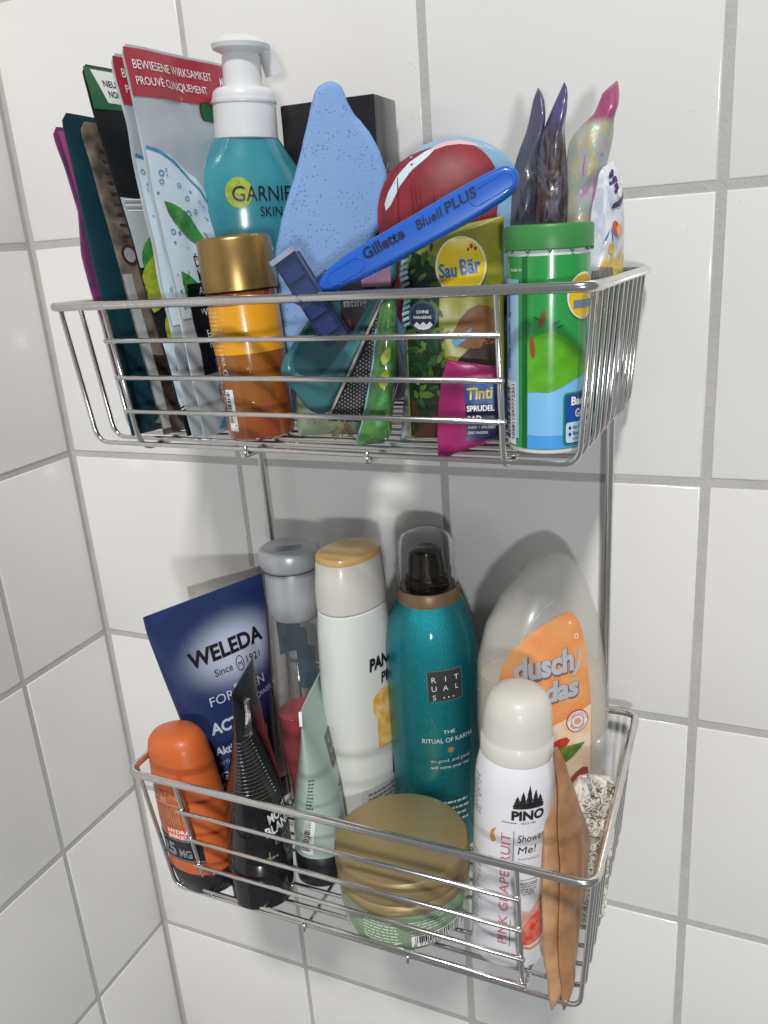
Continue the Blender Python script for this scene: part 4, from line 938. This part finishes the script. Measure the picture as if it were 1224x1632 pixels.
# ---- white shampoo with honey-yellow flip lid
wh = mat('pearl_white_plastic', '#e3e6e2', .95, rough=.3, coat=.35, sss=.1)
o = item('shampoo_bottle', 'pearly white shampoo bottle with a honey-yellow lid top', 'bottle', (25.75, -6.0, LF), (26.05, -6.0, -19), 68)
B = Loft([(0, 2.0, 1.4, 2.3, 0, 0), (.25, 2.3, 1.6, 2.3, 0, 0), (5, 2.45, 1.7, 2.3, 0, 0), (10, 2.5, 1.75, 2.3, 0, 0), (15, 2.35, 1.7, 2.3, 0, 0), (16.2, 2.2, 1.65, 2.3, 0, 0), (16.35, 2.0, 1.5, 2.3, 0, 0)]); B.build('bottle_body', wh, o)
frost = mat('frosted_lid', '#d9d6cf', 1, rough=.3, trans=.1, coat=.2)
Loft([(16.3, 2.0, 1.5, 2.3, 0, 0), (16.4, 2.22, 1.68, 2.3, 0, 0), (17.5, 2.2, 1.68, 2.4, 0, 0), (19.2, 2.05, 1.55, 2.4, 0, 0), (19.45, 1.9, 1.45, 2.4, 0, 0)]).build('lid', frost, o)
Loft([(19.35, 2.0, 1.52, 2.4, 0, 0), (19.5, 2.02, 1.54, 2.4, 0, 0), (19.72, 1.95, 1.48, 2.4, 0, 0), (19.8, 1.6, 1.2, 2.4, 0, 0), (19.74, .3, .25, 2.4, 0, 0)]).build('lid_top', mat('honey_plastic', '#dab474', .97, rough=.3, coat=.3, sss=.1), o)
pr = Print(B.flat, o, .18); hon = mat('honey_print', '#e0a640', 1, rough=.35, var=.35, vscale=160, h2='#f2d38a')
pr.text('PANTENE', -.55, 12.5, 1.05, K, 3, bold=.05, shear=.12, maxw=3.6); pr.text('PRO-V', .3, 11.4, .95, K, 3, bold=.03, shear=.12, sx=.8)
pr.poly([(-.2, 7.0), (1.1, 6.9), (1.2, 8), (.9, 10.9), (.2, 11.0), (-.4, 10.6), (-.5, 9.9), (-.2, 9)], hon, 2)
pr.poly([(.9, 4.6), (1.6, 4.7), (1.7, 9.6), (1.1, 9.8)], mat('umber_print', '#4a3728', .8, rough=.4), 3); pr.small(-1.2, 1.5, 3.2, 4.2, 3, g, 3, 3); pr.done()

# ---- teal foaming gel can with a clear cap
tm = mat('teal_metallic', '#128c98', .9, rough=.36, metal=.75, coat=.5, bump=.5, bscale=1800)
o = item('foam_can', 'metallic teal shower foam can with a clear dome cap and square dark logo', 'aerosol can', (30.05, -4.05, LF), (30.15, -4.05, -17), 27)
B = lathe([(2.5, 0), (2.8, .05), (2.86, .25), (2.86, 12.3), (2.78, 13.6), (2.6, 14.6), (2.3, 15.5), (1.95, 16.2), (1.75, 16.45)]); B.build('can_body', tm, o, seg=72)
bz = mat('bronze_plastic', '#8a6f55', .9, rough=.38, metal=.3)
lathe([(1.72, 16.2), (1.86, 16.25), (1.88, 17.0), (1.8, 17.12), (1.3, 17.2)]).build('collar', bz, o)
lathe([(1.3, 17.1), (1.3, 17.7), (1.15, 17.85)]).build('actuator_base', mat('brown_plastic', '#93795f', .95, rough=.4), o)
lathe([(1.33, 17.32), (1.37, 17.4), (1.33, 17.48)]).build('dark_ring', K, o)
Loft([(17.7, 1.12, 1.12), (18.5, 1.08, 1.02, 2, 0, .05), (19.2, .98, .88, 2, 0, .15), (19.38, .7, .6, 2, 0, .2), (19.4, .02, .02, 2, 0, .2)]).build('nozzle', mat('smoky_plastic', '#94826f', .95, rough=.3, coat=.3), o)
capc = mat('clear_cap', '#fbfcfc', 1, rough=.03, trans=1, ior=1.16)
lathe([(1.74, 17.1), (1.76, 19.0), (1.68, 19.7), (1.48, 20.15), (1.1, 20.42), (.55, 20.52), (.02, 20.54)]).build('dome_cap', capc, o, seg=64, cap=(False, True), inner=.09)
pr = Print(B.arc, o, .2); lg = mat('logo_charcoal', '#3a3b3c', .8, rough=.5)
pr.rect(-.6, 1.55, 10.85, 12.85, mat('logo_edge', '#6d7376', .8, rough=.4), 1); pr.rect(-.55, 1.5, 10.9, 12.8, lg, 2)
pk = mat('pearl_print', '#d6e0e0', .95, rough=.35)
for i, row in enumerate(('RIT', 'UAL', 'S')):
    for j, ch in enumerate(row): pr.text(ch, -.22 + j * .68, 12.15 - i * .58, .48, pk, 4, align='c')
for j in range(3): pr.oval(.35 + j * .28, 11.1, .05, .05, pk, 4, n=6)
pr.text('THE', .55, 8.65, .34, pk, 3, align='c', sx=1.2); pr.text('RITUAL OF KARMA', .55, 8.05, .44, pk, 3, align='c', maxw=3.3)
for k in range(8): pr.poly(leaf_pts(.6, 7.5, .26, .05, 45 * k, 4), mat('copper_star', '#a87c4a', .95, rough=.4), 3)
pr.text('do good, and good', .6, 6.7, .32, pk, 3, align='c', maxw=2.5); pr.text('will come your way', .6, 6.25, .32, pk, 3, align='c', maxw=2.5)
pr.small(.0, 1.9, 2.2, 4, 4, pk, 3, 7); pr.done()

# ---- jar with gold lid
o = item('cream_jar', 'squat green glass cream jar with a wide matt gold lid', 'jar', (30.5, -11.15, LF), (30.5, -11.15, -30), 32)
jg = mat('sage_glass', '#a3bb9c', .95, rough=.14, trans=.35, coat=.6, sss=.2)
B = lathe([(3.1, 0), (3.45, .08), (3.62, .35), (3.72, 1.0), (3.72, 2.5), (3.5, 2.8)]); B.build('jar_body', jg, o, seg=80)
gl = mat('matt_gold', '#aa966c', .95, rough=.42, metal=.5, var=.06, vscale=40)
lathe([(3.55, 2.6), (3.76, 2.65), (3.8, 2.8), (3.78, 3.1), (3.68, 3.2), (3.68, 3.35), (3.8, 3.45), (3.84, 3.85), (3.8, 4.55), (3.7, 4.72), (3.48, 4.78), (.02, 4.8)]).build('lid', gl, o, seg=80)
pr = Print(B.arc, o, .25); mw = mat('mint_print', '#d5e2cf', 1, rough=.35)
pr.small(-3.0, -.7, .75, 2.2, 7, mw, 2, 1); pr.small(-.4, 1.9, 1.5, 2.25, 4, mw, 2, 6); pr.rect(-.3, 2.9, .45, 1.25, W, 2); pr.bars(-.1, 2.7, .72, 1.2, K, 40, True, 3, 3); pr.text('8 719134 151636', -.2, .5, .24, K, 3, maxw=2.9)
pr.text('RITUALS', -.3, 1.32, .2, mw, 3); pr.done()

# ---- black pointed tube
bt = mat('black_gloss_tube', '#1b1b1f', .7, rough=.22, coat=.6, var=.2, vscale=60)
o = item('black_tube', 'glossy black tube with silver grooved rings, crimp seen edge-on', 'tube', (22.15, -13.3, LF), (21.35, -11.3, -24.4), 112)
B = Loft([(3.0, 1.9, 1.9), (4, 1.92, 1.86), (7, 2.15, 1.55), (10, 2.5, .85), (12.6, 2.85, .25), (13.6, 2.95, .07), (13.75, 2.93, .05)]); B.build('tube_body', bt, o, seg=64)
Loft([(0, 1.65, 1.65), (.15, 1.8, 1.8), (2.9, 1.93, 1.93), (2.98, 1.87, 1.87)]).build('cap', mat('black_gloss_cap', '#1f1e22', .75, rough=.2, coat=.5), o, seg=64)
sg = mat('groove_silver', '#8c8b8c', .9, rough=.25, metal=.8); bm = bmesh.new()
for k in range(17):
    z = 7.0 + k * .235; w = .95 - .018 * k; tube_bm(bm, ringline(B, z, -math.pi / 2 - w * 1.0, -math.pi / 2 + w * 1.25, .0, 16), .022, 5)
for k in range(6):
    u0 = -2.3 + k * .16; tube_bm(bm, [B.flat(u0, 11.0 - .05 * k, .0), B.flat(u0 + .5, 11.6, .0), B.flat(u0 + .95, 12.4, .0), B.flat(u0 + 1.2, 12.9 - .1 * k, .0)], .024, 5)
link_mesh('groove_ring', bm, sg, o)
pr = Print(B.arc, o); pr.text('MONT', -1.9, 5.35, .8, W, 3, bold=.03, rot=8, maxw=1.9); pr.text('BLANC', -2.15, 4.6, .8, W, 3, bold=.03, rot=8, maxw=2.3)
pr.text('EXPLORER', -1.6, 3.95, .55, g, 3, rot=6, maxw=2.5); pr.text('L', -2.1, 3.2, .7, mat('gold_print', '#9b8860', .9, rough=.35), 3); pr.small(-2.4, -1.2, 3.1, 3.5, 1, g, 3, 4); pr.done()

# ---- pale green tube
pgm = mat('pale_sage_tube', '#b5c8c0', .92, rough=.32, coat=.2)
o = item('green_tube', 'pale sage-green tube on a black cap, its crimp turned edge-on', 'tube', (24.75, -10.6, LF), (24.5, -9.2, -26.4), 107)
B = Loft([(2.0, 1.62, 1.62), (3, 1.68, 1.6), (6, 2.05, 1.3), (9, 2.6, .7), (11.2, 2.95, .2), (11.9, 3.05, .07), (12.05, 3.05, .05)]); B.build('tube_body', pgm, o, seg=64)
Loft([(0, 1.4, 1.4), (.15, 1.58, 1.58), (1.9, 1.65, 1.65), (1.98, 1.6, 1.6)]).build('cap', blk, o)
box('crimp_edge', -3.1, -3.0, -.09, .09, 11.2, 12.05, W, o, .02)
pr = Print(B.flat, o, .15); pr.rect(-.3, 1.5, 7.2, 9.2, mat('grey_mark', '#7f8c8a', .85, rough=.5, var=.4, vscale=300), 2)
for i, row in enumerate(('RIT', 'UAL', 'S')):
    for j, ch in enumerate(row): pr.text(ch, .05 + j * .55, 8.65 - i * .6, .46, pk, 4, align='c')
pr.small(-.2, 1.3, 5.4, 6.2, 2, K, 3, 5); pr.done()
pr = Print(B.arc, o, .15); pr.rect(-3.55, -2.75, 2.3, 4.9, W, 2); pr.bars(-3.5, -3.05, 2.5, 4.8, K, 30, False, 3, 9); pr.small(-3.6, -2.9, 5.4, 7.6, 9, K, 3, 2); pr.text('8719134', -2.9, 2.5, .3, K, 3, rot=90); pr.done()

# ---- translucent bottle with orange label
mk = mat('milky_plastic', '#dcdad4', 1, rough=.25, alpha=.34, coat=.4)
o = item('shower_bottle', 'tall milky shower bottle with slanted shoulders and orange label', 'bottle', (37.2, -4.8, LF), (37.5, -4.25, -18.5), 32)
S_ = [(0, 2.2, 1.5, 2.2, 0, 0), (.3, 2.5, 1.8, 2.2, -.05, 0), (3, 3.3, 2.1, 2.2, -.2, 0), (6, 3.7, 2.2, 2.2, -.25, 0), (10, 3.85, 2.2, 2.2, -.3, 0), (13.6, 3.62, 2.05, 2.2, -.48, 0), (15.86, 3.2, 1.8, 2.15, -.42, 0),
      (17.5, 2.5, 1.5, 2.1, -.25, 0), (18.5, 1.9, 1.2, 2, .0, 0), (19.2, 1.35, .9, 2, .15, 0), (19.6, .85, .6, 2, .25, 0), (19.85, .3, .25, 2, .3, 0), (19.9, .02, .02, 2, .3, 0)]
B = Loft(S_); B.build('bottle_body', mk, o, seg=72, inner=.1)
lqs = [(z + .1, rx - .18, ry - .18, n, cx, cy) for z, rx, ry, n, cx, cy in S_[1:6]]; lqs[-1] = (12.9, 3.45, 1.9, 2.2, -.46, 0)
Loft(lqs + [(13.0, 3.3, 1.8, 2.2, -.46, 0)]).build('shower_cream', mat('cream_liquid', '#e4cfa2', .95, rough=.4), o, seg=60)
tube('mould_ridge', [B.flat(x, z, -.02) for x, z in ((-3.0, 11.5), (-2.7, 14.0), (-1.9, 16.0), (-.9, 17.2), (.1, 17.9))], .07, mk, o, 6)
pr = Print(B.flat, o, .3)
ol = mat('orange_label', '#e2874a', .98, rough=.32, var=.12, vscale=40, h2='#e9a468'); pch = mat('peach_label', '#e8c09a', .98, rough=.32, var=.25, vscale=60, h2='#f0dcc4')
LB = smooth_poly([(.14, 16.9), (.7, 16.95), (1.25, 16.2), (1.62, 13.94), (1.88, 11.19), (1.9, 6.5), (1.9, 2.0), (-3.0, 2.0), (-3.45, 8), (-3.4, 12.8), (-3.14, 14.14), (-2.28, 15.53), (-.9, 16.47)], 2)
pr.poly(LB, ol, 1)
pr.poly([(-3.3, 9.4), (1.82, 11.4), (1.86, 2.1), (-2.9, 2.1)], pch, 2)
sg2 = mat('label_silver', '#b7b9c0', .95, rough=.3); dsh = mat('label_shadow', '#7c7480', .85, rough=.35)
for dx, dz, m_, l_, bo in ((.07, -.07, dsh, 4, .075), (0, 0, sg2, 6, .045)):
    pr.text('dusch', -2.6 + dx, 13.35 + dz, 1.75, m_, l_, bold=bo, shear=.18, rot=8, maxw=3.35); pr.text('das', -1.0 + dx, 12.0 + dz, 1.6, m_, l_, bold=bo, shear=.18, rot=8, maxw=2.0)
pr.poly([(.8, 13.4), (1.1, 13.9), (1.15, 14.6), (.97, 15.0), (1.0, 14.4), (.87, 13.95), (.55, 13.4)], sg2, 5)
pr.oval(.95, 10.6, .68, .68, mat('seal_red', '#a8424a', .95, rough=.35), 4); pr.oval(.95, 10.6, .62, .62, mat('seal_white', '#eadfd6', 1, rough=.35), 5); pr.ring(.95, 10.6, .4, .4, .04, MATS['seal_red'], 6); pr.oval(.95, 10.6, .22, .2, mat('seal_peach', '#d99a86', 1, rough=.35), 6)
for k, ch in enumerate('VERBESSERTE'): a = math.radians(160 - k * 14); pr.text(ch, .95 + .5 * math.cos(a), 10.6 + .5 * math.sin(a) - .05, .16, MATS['seal_red'], 7, rot=math.degrees(a) - 90, align='c')
for k, ch in enumerate('DUFT-FORMEL'): a = math.radians(200 + k * 14); pr.text(ch, .95 + .5 * math.cos(a), 10.6 + .5 * math.sin(a) - .05, .16, MATS['seal_red'], 7, rot=math.degrees(a) + 90, align='c')
pr.poly(smooth_poly([(-1.0, 9.2), (.2, 9.8), (.6, 9.4), (-.4, 8.6), (-1.4, 8.3)], 1), mat('berry_print', '#b8402f', .95, rough=.35), 4)
pr.poly(leaf_pts(-1.2, 8.0, 2.9, .5, 24), mat('leaf_print', '#6d8f35', .95, rough=.35, var=.3, vscale=200), 5)
pr.poly(smooth_poly([(-2.6, 6.4), (-1.6, 7.6), (-.2, 7.3), (.8, 6.2), (.4, 4.6), (-1.2, 4.2)], 2), mat('peach_fruit_print', '#d9744c', .95, rough=.35, var=.35, vscale=60, h2='#e9ae7a'), 3)
pr.poly(smooth_poly([(.2, 6.6), (1.2, 7.6), (1.85, 7.4), (1.85, 4.4), (.8, 4.4)], 1), mat('peach_red_print', '#b95542', .95, rough=.35, var=.3, vscale=70), 4)
for x, z, r in ((.9, 15.6, .12), (.55, 16.4, .07)): pr.ring(x, z, r, r * 1.4, .04, W, 5, n=12)
pr.text('Peach', -1.2, 5.3, .7, MATS['umber_print'], 7, shear=.3); pr.done()

# ---- white aerosol
o = item('white_aerosol', 'white aerosol shower foam can with frosted white cap at front right', 'aerosol can', (36.75, -11.7, LF), (37.6, -11.5, -22.4), 10)
wa = mat('white_enamel', '#e8e9ee', .96, rough=.2, coat=.5)
B = lathe([(1.85, 0), (2.0, .08), (2.03, .3), (2.03, 10.6), (1.98, 11.3), (1.84, 12.0), (1.7, 12.4)]); B.build('can_body', wa, o, seg=72)
wc = mat('frosted_white_cap', '#d6d3cc', .96, rough=.42, sss=.2, coat=.1)
lathe([(1.74, 12.25), (1.8, 12.3), (1.8, 13.1), (1.72, 13.2), (1.7, 13.3), (1.67, 14.3), (1.54, 15.0), (1.27, 15.45), (.8, 15.68), (.3, 15.75), (.02, 15.75)]).build('cap', wc, o, seg=72)
lathe([(1.45, .3), (2.0, .3)]).build('rim_seam', wa, o, seg=40)
pr = Print(B.arc, o, .16); ch_ = mat('charcoal_print', '#26272a', .75, rough=.35); rs = mat('rose_print', '#cf7680', .95, rough=.35)
for i, (x, h) in enumerate(((.28, .55), (.55, .8), (.86, 1.1), (1.17, .85), (1.42, .55))):
    for k in range(3): z0 = 10.35 + h * k * .27; w = .24 * (1 - k * .25); pr.poly([(x - w, z0), (x + w, z0), (x, z0 + h * .5)], ch_, 2)
pr.rect(.08, 1.62, 10.2, 10.4, ch_, 3); pr.text('PINO', .0, 9.55, .72, ch_, 2, bold=.045, maxw=1.7); pr.text('SINCE 1982', .5, 9.3, .15, ch_, 2); pr.rect(-.45, .3, 9.34, 9.37, ch_, 2)
pr.text('Shower', .35, 8.2, .62, ch_, 2, shear=.15, rot=4, maxw=1.45); pr.text('Me!', .35, 7.5, .62, ch_, 2, shear=.15, rot=4, maxw=.95); pr.text('Duschschaum', .4, 7.15, .2, g, 2)
pr.rect(.16, .19, 6.9, 8.9, ch_, 2); pr.text('PINK GRAPEFRUIT', .02, 1.7, .68, rs, 2, rot=90, maxw=7.0); pr.rect(.16, .19, 1.6, 3.4, ch_, 2)
pr.text('PROCARE', .5, 5.55, .26, ch_, 2, maxw=1.0); pr.rect(.5, 1.5, 5.88, 5.9, ch_, 2); pr.rect(.5, 1.5, 5.44, 5.46, ch_, 2); pr.small(.5, 1.5, 4.9, 5.35, 3, g, 2, 2)
gfr = mat('grapefruit_print', '#d8483f', .98, rough=.3, var=.35, vscale=260, h2='#e98a76'); pks = mat('pink_splash_print', '#eeb0ac', 1, rough=.3, var=.3, vscale=120)
pr.poly(smooth_poly([(.5, 2.0), (.5, 4.3), (.75, 3.9), (1.2, 3.8), (1.6, 4.4), (2.2, 4.6), (2.2, 2.0)], 1), pks, 2)
pr.poly(smooth_poly([(.55, 2.1), (.8, 2.9), (1.3, 3.5), (2.2, 4.0), (2.3, 2.0), (1.4, 1.6), (.8, 1.7)], 1), gfr, 3); pr.poly([(.55, 1.62), (1.3, 1.28), (2.3, 1.5), (2.3, 1.62), (1.3, 1.4), (.6, 1.75)], mat('rind_print', '#d98a4a', 1, rough=.3), 4)
pr.small(-2.5, -1.7, 9.0, 11.3, 9, g, 2, 3); pr.small(-2.6, -1.5, 2.0, 6.8, 14, mat('light_grey_print', '#a9abb3', 1, rough=.35), 2, 11)
pr.poly([(-.95, 7.9), (-.7, 8.1), (-.85, 8.5), (-.7, 8.9), (-1.0, 8.6), (-1.05, 8.2)], mat('mustard_stain', '#c9963c', 1, rough=.5), 2); pr.done()

# ---- two kraft paper sachets with pointed corners
kf = mat('kraft_paper', '#c39c76', .98, rough=.36, coat=.35, var=.3, vscale=60, h2='#a97f5c', bump=.3, bscale=70)
kf2 = mat('darker_kraft_paper', '#b08560', .95, rough=.42, coat=.15, var=.3, vscale=60, h2='#946a48', bump=.3, bscale=70)
o = item('kraft_sachet', 'front shiny kraft sachet, slimmer, its point poking through the basket floor', 'sachet', (39.9, -14.0, -38.35), (38.9, -10.5, -24), 70, 'kraft paper sachets')
P = Pouch(rows([(-0.46, -0.5), (-1.06, 3.8), (-1.05, 7.0), (-0.67, 11.0), (-0.21, 12.87), (0.19, 12.91), (0.98, 11.13), (1.35, 8.38), (1.29, 3.74), (0.2, 0.45), (-.36, -.5)], 30), .75, .2, 91, .03, .9, .7); P.build('bag', kf, o)
tube('seam', [P.front(-.1 + .9 * math.sin(k * .28 + .2) * .5, .3 + k * 1.1, .0) for k in range(12)], .045, kf, o, 6)
o = item('kraft_sachet', 'rear kraft sachet with a wide dull pointed shoulder beside the right wires', 'sachet', (40.45, -13.9, -38.35), (39.8, -10.5, -24), 70, 'kraft paper sachets')
P = Pouch(rows([(-0.32, -0.5), (-0.86, 1.9), (-0.78, 6.4), (-0.82, 11.18), (-1.17, 13.42), (-0.95, 13.42), (0.26, 11.16), (2.0, 8.14), (1.75, 5.31), (0.91, 2.37), (-0.22, -.5)], 30), .55, .18, 95, .03, .9, .7); P.build('bag', kf2, o)

# ---- crocheted soap pouch
o = item('crochet_pouch', 'crumpled off-white crocheted soap pouch behind the kraft sachets', 'soap pouch', (40.6, -8.9, LF), (40.6, -8.7, -24), 48)
cw = mat('cotton_white', '#e0dbd0', 1, rough=.9, bump=.8, bscale=500, var=.12, vscale=120); ydk = mat('herb_fill', '#c6c0ae', .92, rough=.9, var=.5, vscale=260, h2='#aaa48e', bump=.8, bscale=400)
PO = [(-.6, 0), (-1.2, 3.3), (-1.5, 7.0), (-1.45, 8.7), (-0.71, 9.6), (0.56, 9.5), (1.35, 8.3), (1.35, 6.4), (1.2, 4.16), (0.7, 0)]
P = Pouch(rows(PO, 24), 1.3, .25, 101, .03, 1.2, .6, 1.0); P.build('filling', ydk, o)
bm = bmesh.new(); rnd = random.Random(31)
def on_pouch(x, z, off): l, r = P.span(max(P.z0 + .01, min(P.z1 - .01, z))); return P.front(max(l, min(r, x)), max(.02, min(P.z1 - .02, z)), off)
for k in range(230):
    x = rnd.uniform(-1.5, 1.5); z = rnd.uniform(.2, 9.5); l, r = P.span(z)
    if not l < x < r: continue
    a = rnd.uniform(0, 6.28); rr = rnd.uniform(.16, .34); pts = [on_pouch(x + rr * math.cos(a + t) * (1 + .2 * math.sin(3 * t)), z + rr * 1.2 * math.sin(a + t), .05 + .05 * math.sin(2 * t + k)) for t in [i * .7 for i in range(9)]]
    tube_bm(bm, pts, .055, 5, closed=False)
for s in range(14):        # drawn hem round the mouth
    x0 = lerp(-1.5, 1.2, s / 13); tube_bm(bm, [on_pouch(x0, 8.2 + .9 * math.sin(math.pi * s / 13), .1), on_pouch(x0 + .15, 9.0 + .3 * math.sin(s), .22), on_pouch(x0 + .2, 9.5, .05)], .15, 6)
for s in range(10): tube_bm(bm, [on_pouch(-1.5 + .05 * s, 8.6 - s * .5, .1), on_pouch(-1.15 + .03 * s, 8.3 - s * .5, .16), on_pouch(-.9, 7.9 - s * .5, .08)], .13, 6)
cn = link_mesh('crochet_net', bm, cw, o); cn['kind'] = 'stuff'
o = item('clear_bag', 'crumpled clear plastic bag in the rear right corner of the lower basket', 'plastic bag', (40.2, -4.6, LF), (40.6, -4.4, -24), 45)
P = Pouch(rows([(-1.0, 0), (-1.1, 6), (-1.0, 8.2), (-.5, 9.0), (.5, 9.3), (.9, 8.0), (1.0, 4), (.9, 0)], 18), .8, .25, 111, .03, 1.1); P.build('bag', mat('cloudy_film', '#d9dcdd', .95, rough=.15, alpha=.22, coat=.7, bump=.4, bscale=80), o)
